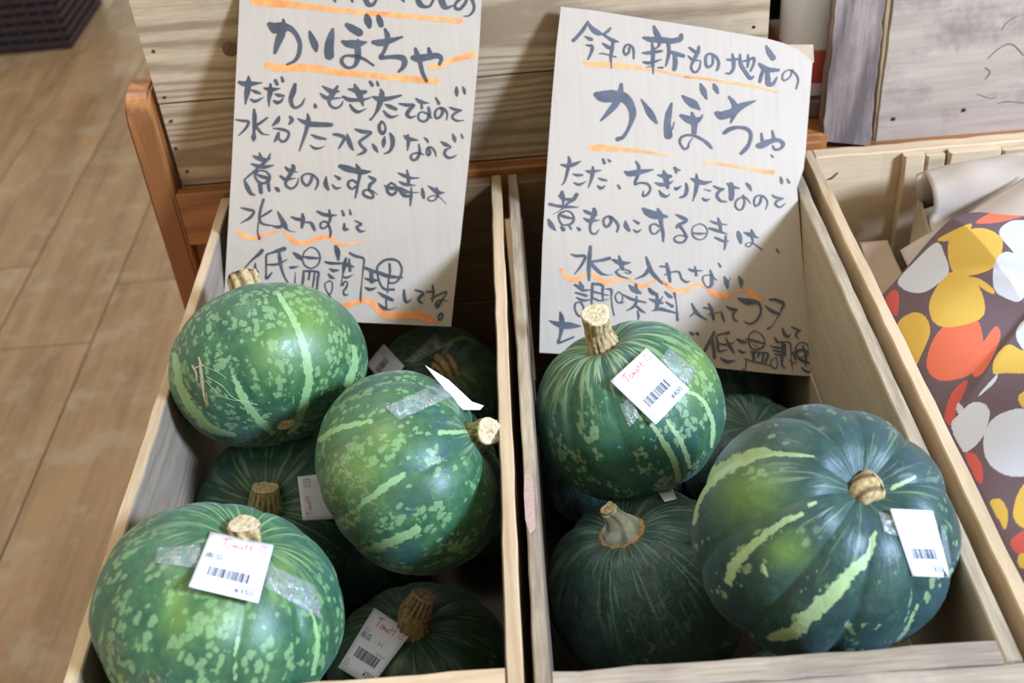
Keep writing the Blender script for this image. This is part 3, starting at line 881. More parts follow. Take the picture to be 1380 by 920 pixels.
# ------------------------------------------------------------------ handwritten cardboard signs
def cardboard(name):
    m, nt, b = new_mat(name)
    tc = N(nt, 'ShaderNodeTexCoord').outputs['Object']
    n1 = noise(nt, tc, 14, 4, 0.6)
    n2 = noise(nt, mapping(nt, tc, (1, 0.05, 0.05)), 210, 1)
    n3 = noise(nt, tc, 900, 2)
    f = math_(nt, 'ADD', math_(nt, 'MULTIPLY', n1, 0.5), math_(nt, 'ADD', math_(nt, 'MULTIPLY', n2, 0.3), math_(nt, 'MULTIPLY', n3, 0.2)))
    nt.links.new(ramp(nt, f, [(0.3, (0.475, 0.375, 0.27)), (0.7, (0.54, 0.435, 0.32))]), b.inputs['Base Color'])
    b.inputs['Roughness'].default_value = 0.55; b.inputs['Specular IOR Level'].default_value = 0.7
    bp = N(nt, 'ShaderNodeBump'); bp.inputs['Strength'].default_value = 0.12; bp.inputs['Distance'].default_value = 0.001
    nt.links.new(n2, bp.inputs['Height']); nt.links.new(bp.outputs[0], b.inputs['Normal'])
    return m
M_CARD = cardboard('cardboard_face')
M_CARDE = plain('cardboard_edge', (0.42, 0.31, 0.20), 0.8, var=0.3, scale=600)
M_CARDB = plain('cardboard_back', (0.46, 0.34, 0.21), 0.8, var=0.08)
def ink_mat(name, a, b_, ra, lo, hi):
    m, nt, b = new_mat(name)
    tc = N(nt, 'ShaderNodeTexCoord').outputs['Object']
    n1 = noise(nt, tc, 60, 4, 0.6); n2 = noise(nt, mapping(nt, tc, (1, 1.0, 1)), 900, 2)
    f = math_(nt, 'ADD', math_(nt, 'MULTIPLY', n1, 0.7), math_(nt, 'MULTIPLY', n2, 0.3))
    nt.links.new(ramp(nt, f, [(lo, a), (hi, b_)]), b.inputs['Base Color'])
    b.inputs['Roughness'].default_value = ra; b.inputs['Specular IOR Level'].default_value = 0.8
    return m
M_INK = ink_mat('brush_ink', (0.035, 0.037, 0.042), (0.08, 0.083, 0.092), 0.55, 0.35, 0.7)
M_INKR = ink_mat('brush_ink_glare', (0.045, 0.047, 0.055), (0.105, 0.11, 0.13), 0.5, 0.35, 0.7)  # lighter, bluer ink with the daylight glare put into its colour
M_ORANGE = ink_mat('orange_marker', (0.85, 0.22, 0.035), (0.95, 0.42, 0.14), 0.5, 0.38, 0.62)

def catmull(P, n=5):
    P = np.asarray(P, float)
    if len(P) < 3:
        t = np.linspace(0, 1, 6)[:, None]; return P[0] * (1 - t) + P[-1] * t
    Q = np.vstack([2 * P[0] - P[1], P, 2 * P[-1] - P[-2]])
    out = []
    for i in range(1, len(Q) - 2):
        for k in range(n):
            t = k / n
            out.append(0.5 * ((2 * Q[i]) + (-Q[i - 1] + Q[i + 1]) * t + (2 * Q[i - 1] - 5 * Q[i] + 4 * Q[i + 1] - Q[i + 2]) * t * t + (-Q[i - 1] + 3 * Q[i] - 3 * Q[i + 1] + Q[i + 2]) * t ** 3))
    out.append(P[-1]); return np.array(out)

def stroke_mesh(tiles, mapf, z0=0.0, wob=0.06):
    """every brush stroke = ribbon with round ends; mapf(px,py,lift)->3D"""
    V = []; F = []
    r = random.Random(3); idx = 0
    for (ox, oy, s, txt) in tiles:
        for line in txt.strip().split('\n'):
            pts = [tuple(float(q) for q in p.split(',')) for p in line.split()]
            pts = [(ox + p[0] / s, oy + p[1] / s, p[2] / s) for p in pts]
            c = catmull(pts)
            c[:, 2] = np.maximum(c[:, 2], 0.5)
            # rounded start / end
            d = np.gradient(c[:, :2], axis=0); L = np.linalg.norm(d, axis=1) + 1e-6; d = d / L[:, None]
            s0, s1 = c[0], c[-1]
            pre = []; post_ = []
            for a in (0.0, 0.35, 0.7):
                hh = math.cos((1 - a) * math.pi / 2) if a > 0 else 0.12
                off = (1 - a) * 0.5
                pre.append([*(s0[:2] - d[0] * s0[2] * 0.45 * (1 - a)), s0[2] * max(0.25, math.sqrt(max(0, 1 - (1 - a) ** 2)))])
                post_.append([*(s1[:2] + d[-1] * s1[2] * 0.45 * (1 - a)), s1[2] * max(0.25, math.sqrt(max(0, 1 - (1 - a) ** 2)))])
            c = np.vstack([pre, c, post_[::-1]])
            d = np.gradient(c[:, :2], axis=0); L = np.linalg.norm(d, axis=1) + 1e-6; d = d / L[:, None]
            nn = np.stack([-d[:, 1], d[:, 0]], -1)
            lift = z0 + 0.000012 * (idx % 17); idx += 1
            b0 = len(V)
            for p, n_ in zip(c, nn):
                w = p[2] * 0.5
                V.append(mapf(p[0] + n_[0] * w * (1 + r.uniform(-wob, wob)), p[1] + n_[1] * w * (1 + r.uniform(-wob, wob)), lift))
                V.append(mapf(p[0] - n_[0] * w * (1 + r.uniform(-wob, wob)), p[1] - n_[1] * w * (1 + r.uniform(-wob, wob)), lift))
            for i in range(len(c) - 1):
                F.append((b0 + 2 * i, b0 + 2 * i + 1, b0 + 2 * i + 3, b0 + 2 * i + 2))
    return V, F

def sign(label, outline, P0, tilt, ink, orange, ink_m):
    """flat cardboard sheet on a leaning plane through P0; outline in photo pixels"""
    n = nrm((0, -1, tilt))          # faces the viewer and up
    thick = 0.0035
    V = [on_plane(u, v, P0, n) for u, v in outline]
    bot = min(V, key=lambda p: p[2])
    e = empty('cardboard_sign', bot, label, 'sign')
    m = len(V)
    VV = V + [p - n * thick for p in V]
    o = mesh_obj('sheet', VV, [tuple(range(m))[::-1], tuple(range(m, 2 * m))] + [(i, (i + 1) % m, (i + 1) % m + m, i + m) for i in range(m)], M_CARD, e)
    o.data.materials.append(M_CARDE)
    for p in o.data.polygons:
        if p.index > 0: p.material_index = 1
    bm = bmesh.new(); bm.from_mesh(o.data); bmesh.ops.recalc_face_normals(bm, faces=bm.faces); bm.to_mesh(o.data); bm.free()
    f = lambda u, v, l: on_plane(u, v, P0, n) + n * l
    for (ox, oy, s_, txt) in orange:
        for ln in txt.strip().split('\n'):
            Vs, Fs = stroke_mesh([(ox, oy, s_, ln)], f, 0.00025)
            mesh_obj('orange_underline', Vs, Fs, M_ORANGE, e)
    Vs, Fs = stroke_mesh(ink, f, 0.0006)
    q = mesh_obj('handwriting', Vs, Fs, ink_m, e); q['kind'] = 'stuff'
    return e, n

PL = at(486, 0, y=1.1645)
sgn_l, nl = sign('left cardboard sign with brushed black Japanese writing, leaning in the left crate',
    [(324, -34), (651, -34), (649, 0), (646, 60), (640, 130), (632, 215), (627, 262), (621, 320), (612, 400), (608, 440), (560, 438), (480, 434), (400, 428), (301, 421), (306, 330), (312, 230), (318, 100), (322, 20)],
    PL, 0.49, INK_L, ORANGE_L, M_INK)
PR = at(757, 9, y=1.1645)
sgn_r, nr = sign('right cardboard sign with clipped upper right corner and brushed writing, leaning in the middle crate',
    [(756, 9), (800, 14), (870, 25), (960, 39), (1030, 51), (1056, 58), (1075, 66), (1088, 77), (1095, 84), (1093, 110), (1086, 200), (1083, 228), (1074, 253), (1078, 300), (1084, 380), (1090, 450), (1095, 507), (1040, 503), (960, 495), (880, 486), (800, 479), (727, 475), (728, 420), (731, 330), (736, 240), (744, 130), (750, 60)],
    PR, 0.60, INK_R, ORANGE_R, M_INKR)
# torn backing layer that shows at the clipped corner
V = [on_plane(u, v, PR - nr * 0.0040, nr) for u, v in ((1060, 60), (1096, 60), (1097, 84), (1080, 90))]
V += [p - nr * 0.0008 for p in V]
mesh_obj('torn_corner', V, [(3, 2, 1, 0), (4, 5, 6, 7), (0, 1, 5, 4), (1, 2, 6, 5), (2, 3, 7, 6), (3, 0, 4, 7)], M_CARDB, sgn_r)

def wall_strokes(name, tiles, y, mat, par):
    V, F = stroke_mesh(tiles, lambda u, v, l: at(u, v, y=y - l), 0.0004, 0.3)
    return mesh_obj(name, V, F, mat, par)
wall_strokes('wood_splinter', [(1030, 0, 3.286, "275,797,4 300,788,8 325,765,5")], 1.1318, plain('splinter_dark', (0.10, 0.04, 0.015), 0.7), crate_r)
wall_strokes('crack', [(1030, 0, 3.286, '''990,260,3 1040,215,4 1095,195,5 1150,245,5
980,300,5 1000,320,6 980,350,4
1035,460,3 1070,450,4 1150,455,4
940,415,2 1000,435,3 1030,430,3
1120,70,3 1075,100,3 1050,135,2''')], Y2, M_CRACK, gx)

# ------------------------------------------------------------------ pumpkins
def pumpkin_mat(name, dark, mid, pale, mott=0.5, streak=0.6, spot=0.5, teal=(0.02, 0.07, 0.06), mscale=15.0, seed=0.0, rough=0.44, sstart=1.0, wrinkle=0.1):
    m, nt, b = new_mat(name)
    at_ = lambda s: N(nt, 'ShaderNodeAttribute', attribute_name=s)
    pl = N(nt, 'ShaderNodeVectorMath', operation='ADD'); nt.links.new(at_('pl').outputs['Vector'], pl.inputs[0]); pl.inputs[1].default_value = (seed, seed * 1.7, seed * 0.6)
    pl = pl.outputs[0]
    ang = at_('ang').outputs['Vector']
    lat = at_('lat').outputs['Fac']
    rib = at_('rib').outputs['Fac']
    pale_a = at_('pale').outputs['Fac']; yel = at_('yel').outputs['Fac']; scar = at_('scar').outputs['Fac']
    n_low = noise(nt, pl, 1.6, 3, 0.6)
    n_mid = noise(nt, pl, 7.0, 4, 0.65)
    n_f = noise(nt, pl, mscale * 4.2, 3, 0.6)
    col = mixc(nt, smooth(nt, n_mid, 0.35, 0.68), dark, mid)
    col = mixc(nt, math_(nt, 'MULTIPLY', smooth(nt, n_low, 0.50, 0.66), 0.7), col, teal)
    yl = math_(nt, 'MULTIPLY', yel, math_(nt, 'MULTIPLY_ADD', n_mid, 0.8, 0.45), clamp=True)
    col = mixc(nt, yl, col, (0.135, 0.235, 0.040))
    # mottling : round-ish spots in clusters lined up along the ribs
    nzc = N(nt, 'ShaderNodeTexNoise'); nzc.inputs['Scale'].default_value = mscale * 0.9; nzc.inputs['Detail'].default_value = 3
    nt.links.new(pl, nzc.inputs['Vector'])
    wv_ = N(nt, 'ShaderNodeVectorMath', operation='MULTIPLY_ADD'); nt.links.new(nzc.outputs['Color'], wv_.inputs[0])
    wv_.inputs[1].default_value = (0.09, 0.09, 0.09); nt.links.new(mapping(nt, pl, (1, 1, 0.72)), wv_.inputs[2])
    v1 = N(nt, 'ShaderNodeTexVoronoi'); v1.inputs['Scale'].default_value = mscale * 1.05; nt.links.new(wv_.outputs[0], v1.inputs['Vector'])
    cl = N(nt, 'ShaderNodeTexNoise'); cl.inputs['Detail'].default_value = 2; cl.inputs['Scale'].default_value = 1.0
    nt.links.new(mapping(nt, ang, (5.2, 5.2, 2.6), (seed, seed, 0)), cl.inputs['Vector'])
    clf = math_(nt, 'ADD', cl.outputs['Fac'], math_(nt, 'MULTIPLY', math_(nt, 'SUBTRACT', rib, 0.6), 0.10))
    rr_ = math_(nt, 'MULTIPLY', smooth(nt, clf, 0.60 - 0.22 * mott, 0.78 - 0.22 * mott), 0.52)
    df = math_(nt, 'SUBTRACT', rr_, math_(nt, 'ADD', v1.outputs['Distance'], math_(nt, 'MULTIPLY', math_(nt, 'SUBTRACT', n_f, 0.5), 0.35)))
    blot = math_(nt, 'MULTIPLY', smooth(nt, df, -0.04, 0.10), math_(nt, 'MULTIPLY_ADD', n_f, 0.9, 0.35), clamp=True)
    # fine speckle
    vo = N(nt, 'ShaderNodeTexVoronoi'); vo.inputs['Scale'].default_value = mscale * 3.2; nt.links.new(pl, vo.inputs['Vector'])
    speck = math_(nt, 'MULTIPLY', smooth(nt, vo.outputs['Distance'], 0.30, 0.16), math_(nt, 'MULTIPLY', smooth(nt, n_mid, 0.45, 0.65), spot))
    # meridional streaks fanning out from the stem
    st = N(nt, 'ShaderNodeTexNoise'); st.inputs['Scale'].default_value = 1.0; st.inputs['Detail'].default_value = 2; st.inputs['Roughness'].default_value = 0.5
    nt.links.new(mapping(nt, ang, (15, 15, 1.6), (seed * 2, 1, seed)), st.inputs['Vector'])
    near = smooth(nt, lat, sstart, sstart * 0.35)
    sk = smooth(nt, st.outputs['Fac'], 0.615 - 0.10 * streak, 0.66 - 0.10 * streak)
    sk = math_(nt, 'MULTIPLY', sk, math_(nt, 'MULTIPLY', near, 0.35 + 0.6 * streak))
    far = math_(nt, 'SUBTRACT', 1.0, math_(nt, 'MULTIPLY', near, 0.85))
    f = math_(nt, 'MAXIMUM', math_(nt, 'MULTIPLY', blot, far), sk)
    f = math_(nt, 'MAXIMUM', f, math_(nt, 'MULTIPLY', speck, math_(nt, 'MULTIPLY', far, 0.55)))
    col = mixc(nt, math_(nt, 'MULTIPLY', f, 0.68), col, pale)
    # pale bands with ragged borders
    pe = smooth(nt, math_(nt, 'ADD', pale_a, math_(nt, 'ADD', math_(nt, 'MULTIPLY', math_(nt, 'SUBTRACT', n_f, 0.5), 0.5), math_(nt, 'MULTIPLY', math_(nt, 'SUBTRACT', noise(nt, pl, 17.0, 3, 0.6), 0.5), 1.5))), 0.38, 0.54)
    pc_ = mixc(nt, smooth(nt, n_mid, 0.3, 0.7), pale, tuple(x * 1.12 for x in pale))
    col = mixc(nt, math_(nt, 'MULTIPLY', pe, 0.88), col, pc_)
    # corky scar net
    ve = N(nt, 'ShaderNodeTexVoronoi', feature='DISTANCE_TO_EDGE'); ve.inputs['Scale'].default_value = 9
    pn = N(nt, 'ShaderNodeVectorMath', operation='MULTIPLY_ADD')
    nz = N(nt, 'ShaderNodeTexNoise'); nz.inputs['Scale'].default_value = 9; nt.links.new(pl, nz.inputs['Vector'])
    nt.links.new(nz.outputs['Color'], pn.inputs[0]); pn.inputs[1].default_value = (0.25, 0.25, 0.25); nt.links.new(pl, pn.inputs[2])
    nt.links.new(pn.outputs[0], ve.inputs['Vector'])
    net = math_(nt, 'MULTIPLY', smooth(nt, ve.outputs['Distance'], 0.055, 0.008), math_(nt, 'MULTIPLY', scar, math_(nt, 'MULTIPLY_ADD', n_mid, 1.5, 0.0)), clamp=True)
    col = mixc(nt, net, col, (0.40, 0.33, 0.20))
    nt.links.new(col, b.inputs['Base Color'])
    nt.links.new(math_(nt, 'MULTIPLY_ADD', n_mid, 0.2, rough - 0.1), b.inputs['Roughness'])
    b.inputs['Specular IOR Level'].default_value = 0.5
    b.inputs['Sheen Weight'].default_value = 0.10; b.inputs['Sheen Tint'].default_value = (0.7, 0.85, 1.0, 1); b.inputs['Sheen Roughness'].default_value = 0.5
    hgt = math_(nt, 'ADD', math_(nt, 'MULTIPLY', n_f, 0.35), math_(nt, 'MULTIPLY', net, 0.8))
    hgt = math_(nt, 'ADD', hgt, math_(nt, 'MULTIPLY', noise(nt, mapping(nt, ang, (8, 8, 4.5)), 1.0, 4, 0.6, 0.6), wrinkle * 14))
    bp = N(nt, 'ShaderNodeBump'); bp.inputs['Strength'].default_value = 0.35; bp.inputs['Distance'].default_value = 0.0009
    nt.links.new(hgt, bp.inputs['Height']); nt.links.new(bp.outputs[0], b.inputs['Normal'])
    return m

def cork_mat(name, light, dark, green=None):
    m, nt, b = new_mat(name)
    tc = N(nt, 'ShaderNodeTexCoord').outputs['Object']
    g = N(nt, 'ShaderNodeAttribute', attribute_name='groove').outputs['Fac']
    n1 = noise(nt, tc, 260, 4, 0.65); n2 = noise(nt, tc, 70, 2)
    col = ramp(nt, n1, [(0.3, dark), (0.62, light)])
    col = mixc(nt, math_(nt, 'MULTIPLY', smooth(nt, g, 0.25, 0.85), 0.85), col, tuple(x * 0.45 for x in dark))
    if green: col = mixc(nt, math_(nt, 'MULTIPLY', smooth(nt, n2, 0.45, 0.65), 0.6), col, green)
    nt.links.new(col, b.inputs['Base Color']); b.inputs['Roughness'].default_value = 0.8
    b.inputs['Specular IOR Level'].default_value = 0.2
    bp = N(nt, 'ShaderNodeBump'); bp.inputs['Strength'].default_value = 0.8; bp.inputs['Distance'].default_value = 0.001
    nt.links.new(n1, bp.inputs['Height']); nt.links.new(bp.outputs[0], b.inputs['Normal'])
    return m
CORK = cork_mat('cork_stem', (0.60, 0.45, 0.22), (0.26, 0.16, 0.055))
CORKG = cork_mat('cork_stem_green', (0.50, 0.42, 0.19), (0.22, 0.19, 0.06), (0.17, 0.19, 0.05))
CORKW = cork_mat('pale_stem', (0.72, 0.74, 0.64), (0.52, 0.55, 0.45), (0.45, 0.52, 0.36))
CORKT = cork_mat('cut_stem_end', (0.66, 0.55, 0.34), (0.40, 0.27, 0.12))
CORKR = cork_mat('cork_ring', (0.50, 0.30, 0.13), (0.26, 0.13, 0.05))

def tube(name, pts, rad, mat, par, seg=28, ridges=0, depth=0.0, seed=0, rough=0.0, cap=True):
    P = catmull(pts, 6); Rr = np.interp(np.linspace(0, 1, len(P)), np.linspace(0, 1, len(rad)), rad)
    T = np.gradient(P, axis=0); T /= np.linalg.norm(T, axis=1)[:, None]
    a = nrm(np.cross(T[0], [0.31, 0.2, 0.93])); V = []; G = []
    r = random.Random(seed); ph = [r.uniform(0, 6.28) for _ in range(6)]
    for i, (p, t) in enumerate(zip(P, T)):
        a = nrm(a - t * np.dot(a, t)); b = np.cross(t, a)
        s = i / (len(P) - 1)
        for k in range(seg):
            th = 2 * math.pi * k / seg
            q = 0.5 + 0.5 * math.cos(ridges * th + 1.2 * math.sin(s * 5 + ph[0]) + 0.5 * math.sin(3 * th + ph[2])) if ridges else 1
            q = q ** 0.6
            rr = Rr[i] * (1 - depth * (1 - q)) * (1 + rough * (math.sin(5 * th + 9 * s + ph[1]) * 0.5 + r.uniform(-0.5, 0.5)))
            V.append(p + (a * math.cos(th) + b * math.sin(th)) * rr); G.append(1 - q)
    n = len(P); F = []
    for i in range(n - 1):
        for k in range(seg): F.append((i * seg + k, i * seg + (k + 1) % seg, (i + 1) * seg + (k + 1) % seg, (i + 1) * seg + k))
    if cap:
        F.append(tuple((n - 1) * seg + k for k in range(seg)))
    o = mesh_obj(name, V, F, mat, par, True)
    at_ = o.data.attributes.new('groove', 'FLOAT', 'POINT'); at_.data.foreach_set('value', np.array(G, 'f'))
    return o

def cap_disc(name, c, n, r, mat, par, seed=0, hh=0.0012):
    n = nrm(n); a = nrm(np.cross(n, [0.31, 0.2, 0.93])); b = np.cross(n, a); rr_ = random.Random(seed)
    V = []; F = []; G = []; seg = 20; rings = [1.0, 0.93, 0.75, 0.5, 0.25]
    for j, q in enumerate(rings):
        for i in range(seg):
            t = 2 * math.pi * i / seg
            h = (0 if j == 0 else hh * rr_.uniform(0.4, 1.4)); w = r * q * (1 + (0.07 * math.sin(3 * t + seed) if j < 3 else 0))
            V.append(np.array(c) + (a * math.cos(t) + b * math.sin(t)) * w + n * h); G.append(0.0)
    for j in range(len(rings) - 1):
        for i in range(seg): F.append((j * seg + i, j * seg + (i + 1) % seg, (j + 1) * seg + (i + 1) % seg, (j + 1) * seg + i))
    V.append(np.array(c) + n * hh * 0.2); G.append(0.5)
    k = len(V) - 1; j = len(rings) - 1
    for i in range(seg): F.append((j * seg + i, j * seg + (i + 1) % seg, k))
    o = mesh_obj(name, V, F, mat, par)
    at_ = o.data.attributes.new('groove', 'FLOAT', 'POINT'); at_.data.foreach_set('value', np.array(G, 'f'))
    return o

class Pump: pass
def seg_dist(P, a, b):
    ab = b - a; t = np.clip(((P - a) @ ab) / (ab @ ab + 1e-9), 0, 1)
    return np.linalg.norm(P - (a + t[:, None] * ab), axis=1), t
def pumpkin(label, px, R, zc, hr, axis_px=None, axis=None, seed=1, nrib=10, ribd=0.045, mat=None, bands=(), yel=(), scars=(), res=(224, 150), dip=0.16, lump=0.02, name='kabocha_pumpkin'):
    c = at(px[0], px[1], zc=zc)
    H = R * hr
    if axis is None:
        d = ray(*axis_px); o = EYE - c; hp = H * (1 - 0.10)
        A = d @ d; B = 2 * (o @ d); Cc = o @ o - hp * hp; D = B * B - 4 * A * Cc
        t = (-B - math.sqrt(max(0, D))) / (2 * A)
        axis = nrm(EYE + d * t - c)
    z = nrm(axis); x = nrm(np.cross([0.1, 1.0, 0.05], z)); y = np.cross(z, x)
    M3 = np.stack([x, y, z])               # rows
    nt_, np_ = res
    th = np.linspace(0, 2 * math.pi, nt_, endpoint=False)
    # denser sampling near the stem
    ph = np.linspace(0, math.pi, np_ + 2)[1:-1]
    TH, PH = np.meshgrid(th, ph)
    r_ = random.Random(seed); f = [r_.uniform(0, 6.28) for _ in range(12)]
    sinp, cosp = np.sin(PH), np.cos(PH)
    ribph = nrib * TH + 0.35 * np.sin(2 * TH + f[0]) + 0.4 * np.sin(TH + f[1])
    crest = np.abs(np.cos(ribph / 2)) ** 0.55          # 0 in the groove, 1 on the crest
    env = np.clip(sinp * 1.25, 0, 1) ** 0.8
    rad = 1 - ribd * (1 - crest) * env
    rad = rad + lump * (np.sin(2 * TH + f[2]) * sinp ** 2 * 0.6 + np.sin(3 * TH + f[3] + PH) * 0.35 * sinp + np.sin(2 * PH + f[4] + TH) * 0.5)
    rad = rad + 0.004 * np.sin(9 * PH + f[5] + 2 * np.sin(3 * TH + f[6])) * sinp
    pr = np.sign(sinp) * np.abs(sinp) ** 0.86
    X = R * rad * pr * np.cos(TH); Y = R * rad * pr * np.sin(TH)
    Z = H * rad * np.sign(cosp) * np.abs(cosp) ** 0.95
    rho = np.sqrt(X ** 2 + Y ** 2) / R
    Z = Z - np.where(cosp > 0, dip * H * np.exp(-(rho / 0.30) ** 2), -0.10 * H * np.exp(-(rho / 0.25) ** 2))
    L = np.stack([X, Y, Z], -1).reshape(-1, 3)
    polet = np.array([[0, 0, Z[0].mean() - 0.0004]]); poleb = np.array([[0, 0, Z[-1].mean()]])
    L = np.vstack([L, polet, poleb])
    Wd = L @ M3 + c
    nv = nt_ * np_
    idx = np.arange(nv).reshape(np_, nt_)
    a = idx[:-1, :]; b = np.roll(idx, -1, 1)[:-1, :]; cc = np.roll(idx, -1, 1)[1:, :]; d = idx[1:, :]
    quads = np.stack([a, d, cc, b], -1).reshape(-1, 4)
    faces = [tuple(q) for q in quads.tolist()]
    faces += [(int(idx[0, i]), int(idx[0, (i + 1) % nt_]), nv) for i in range(nt_)]
    faces += [(int(idx[-1, (i + 1) % nt_]), int(idx[-1, i]), nv + 1) for i in range(nt_)]
    low = Wd[:, 2].min()
    e = empty(name, (c[0], c[1], low), label, 'pumpkin', 'kabocha pumpkins in the two crates')
    o = mesh_obj('rind', Wd, faces, mat, e, True)
    me = o.data
    def fa(nm, v):
        q = me.attributes.new(nm, 'FLOAT', 'POINT'); q.data.foreach_set('value', np.asarray(v, 'f'))
    def va(nm, v):
        q = me.attributes.new(nm, 'FLOAT_VECTOR', 'POINT'); q.data.foreach_set('vector', np.asarray(v, 'f').ravel())
    ext = lambda v, p, q: np.concatenate([v.ravel(), [p, q]])
    va('pl', L / R)
    va('ang', np.vstack([np.stack([np.cos(TH), np.sin(TH), PH], -1).reshape(-1, 3), [[0, 0, 0], [0, 0, 3.14]]]))
    fa('lat', ext(PH, 0, 3.14)); fa('rib', ext(crest, 0.5, 0.5))
    # surface marks located where the photograph shows them (front side only)
    q = proj(Wd); vis = ((EYE - c) @ (Wd - c).T > 0)
    pale = np.zeros(len(Wd)); ye = np.zeros(len(Wd)); sc = np.zeros(len(Wd))
    for (ox, oy, s, pts) in bands:
        cpts = catmull([(ox + p[0] / s, oy + p[1] / s, p[2] / s) for p in pts], 4)
        for i in range(len(cpts) - 1):
            dd, t = seg_dist(q, cpts[i, :2], cpts[i + 1, :2])
            w = (cpts[i, 2] * (1 - t) + cpts[i + 1, 2] * t) / 2 + 0.8
            pale = np.maximum(pale, np.clip(0.5 + (w - dd) / (w * 1.2 + 1.0), 0, 1))
    for (u, v, ru, rv) in yel: ye = np.maximum(ye, np.exp(-(((q[:, 0] - u) / ru) ** 2 + ((q[:, 1] - v) / rv) ** 2)))
    for (u, v, ru, rv) in scars: sc = np.maximum(sc, np.exp(-(((q[:, 0] - u) / ru) ** 2 + ((q[:, 1] - v) / rv) ** 2) * 1.0))
    fa('pale', pale * vis); fa('yel', ye * vis); fa('scar', sc * vis)
    P = Pump(); P.e = e; P.c = c; P.R = R; P.H = H; P.axis = z; P.x = x; P.y = y
    P.bvh = BVHTree.FromPolygons([Vector(w) for w in Wd], faces)
    P.pole = c + z * polet[0, 2]; P.bot = c + z * poleb[0, 2]; P.rind = o
    return P
def hit(P, u, v):
    d = nrm(ray(u, v)); h = P.bvh.ray_cast(Vector(EYE), Vector(d))
    return (np.array(h[0]), np.array(h[1])) if h[0] is not None else (None, None)

def stem(P, tip_px, L, rad, mat=CORK, capmat=CORKT, ridges=7, depth=0.22, seed=0, flare=1.35, rough=0.05):
    b0 = P.pole - P.axis * 0.003
    d = ray(*tip_px); o = EYE - b0
    A = d @ d; B = 2 * (o @ d); Cc = o @ o - L * L; D = B * B - 4 * A * Cc
    if D > 0:
        c1 = [EYE + d * ((-B + s * math.sqrt(D)) / (2 * A)) for s in (-1, 1)]
        tip = max(c1, key=lambda p: np.dot(nrm(p - b0), P.axis))
    else:
        tip = EYE + d * (-B / (2 * A)); tip = b0 + nrm(tip - b0) * L
    mid = b0 + P.axis * L * 0.5 * 0.6 + (tip - b0) * 0.5 * 0.45
    o = tube('stem', [b0, mid, tip], [r * flare if i == 0 else r for i, r in enumerate(rad)], mat, P.e, 32, ridges, depth, seed, rough)
    dirn = nrm(tip - mid)
    cap_disc('stem_cut', tip + dirn * 0.0002, dirn, rad[-1] * 0.97, capmat, o, seed)
    # corky collar where the stalk meets the rind
    return o, tip

def bil(c, s, t):
    a, b, d, e = [np.array(q, float) for q in c]     # TL TR BR BL
    return a * (1 - s) * (1 - t) + b * s * (1 - t) + d * s * t + e * (1 - s) * t
M_PAPER = plain('label_paper', (0.78, 0.79, 0.82), 0.45, 0.4, var=0.015)
M_PRINT = plain('label_print', (0.045, 0.045, 0.06), 0.6)
M_PRINTG = plain('label_print_grey', (0.36, 0.37, 0.42), 0.6)
M_LOGO = plain('label_logo_red', (0.60, 0.10, 0.12), 0.6)
M_LOGOP = plain('label_logo_pink', (0.75, 0.42, 0.44), 0.6)
def tape_mat():
    m, nt, b = new_mat('clear_tape')
    nt.nodes.remove(b)
    g = N(nt, 'ShaderNodeBsdfGlossy'); g.inputs['Roughness'].default_value = 0.16
    t = N(nt, 'ShaderNodeBsdfTransparent'); t.inputs['Color'].default_value = (0.93, 0.96, 0.94, 1)
    df = N(nt, 'ShaderNodeBsdfDiffuse'); df.inputs['Color'].default_value = (0.75, 0.8, 0.78, 1)
    tc = N(nt, 'ShaderNodeTexCoord').outputs['Object']
    n = noise(nt, tc, 130, 4, 0.7)
    bp = N(nt, 'ShaderNodeBump'); bp.inputs['Strength'].default_value = 1.0; bp.inputs['Distance'].default_value = 0.004
    nt.links.new(n, bp.inputs['Height']); nt.links.new(bp.outputs[0], g.inputs['Normal'])
    a = N(nt, 'ShaderNodeMixShader'); a.inputs[0].default_value = 0.10
    nt.links.new(t.outputs[0], a.inputs[1]); nt.links.new(df.outputs[0], a.inputs[2])
    c = N(nt, 'ShaderNodeMixShader')
    nt.links.new(math_(nt, 'MULTIPLY', smooth(nt, n, 0.42, 0.68), 0.45), c.inputs[0])
    nt.links.new(a.outputs[0], c.inputs[1]); nt.links.new(g.outputs[0], c.inputs[2])
    nt.links.new(c.outputs[0], nt.nodes['Material Output'].inputs['Surface'])
    return m
M_TAPE = tape_mat()

def label_surface(P, corners, drape=0.0, lift=0.0012, n=8):
    """returns f(s,t,extra) -> 3D : label sheet lying on (or draped over) the rind"""
    G = {}
    pts = []
    for i in range(n + 1):
        for j in range(n + 1):
            u, v = bil(corners, i / n, j / n)
            h, nn = hit(P, u, v); G[i, j] = h
            if h is not None: pts.append(h)
    pts = np.array(pts); cen = pts.mean(0)
    _, _, vt = np.linalg.svd(pts - cen); nr_ = vt[2]
    if nr_ @ (EYE - cen) < 0: nr_ = -nr_
    hmax = ((pts - cen) @ nr_).max()
    pp = cen + nr_ * (hmax * (1 - drape) + lift)
    W = np.zeros((n + 1, n + 1, 3))
    for i in range(n + 1):
        for j in range(n + 1):
            u, v = bil(corners, i / n, j / n)
            flat = on_plane(u, v, pp, nr_)
            w = flat
            if drape > 0 and G[i, j] is not None:
                toe = nrm(EYE - G[i, j]); w = flat * (1 - drape) + (G[i, j] + toe * lift * 1.6) * drape
            W[i, j] = w
    def f(s, t, ex=0.0):
        x = min(max(s, 0), 1) * n; y = min(max(t, 0), 1) * n
        i = min(int(x), n - 1); j = min(int(y), n - 1); a = x - i; b = y - j
        p = W[i, j] * (1 - a) * (1 - b) + W[i + 1, j] * a * (1 - b) + W[i + 1, j + 1] * a * b + W[i, j + 1] * (1 - a) * b
        return p + nr_ * ex
    return f, nr_
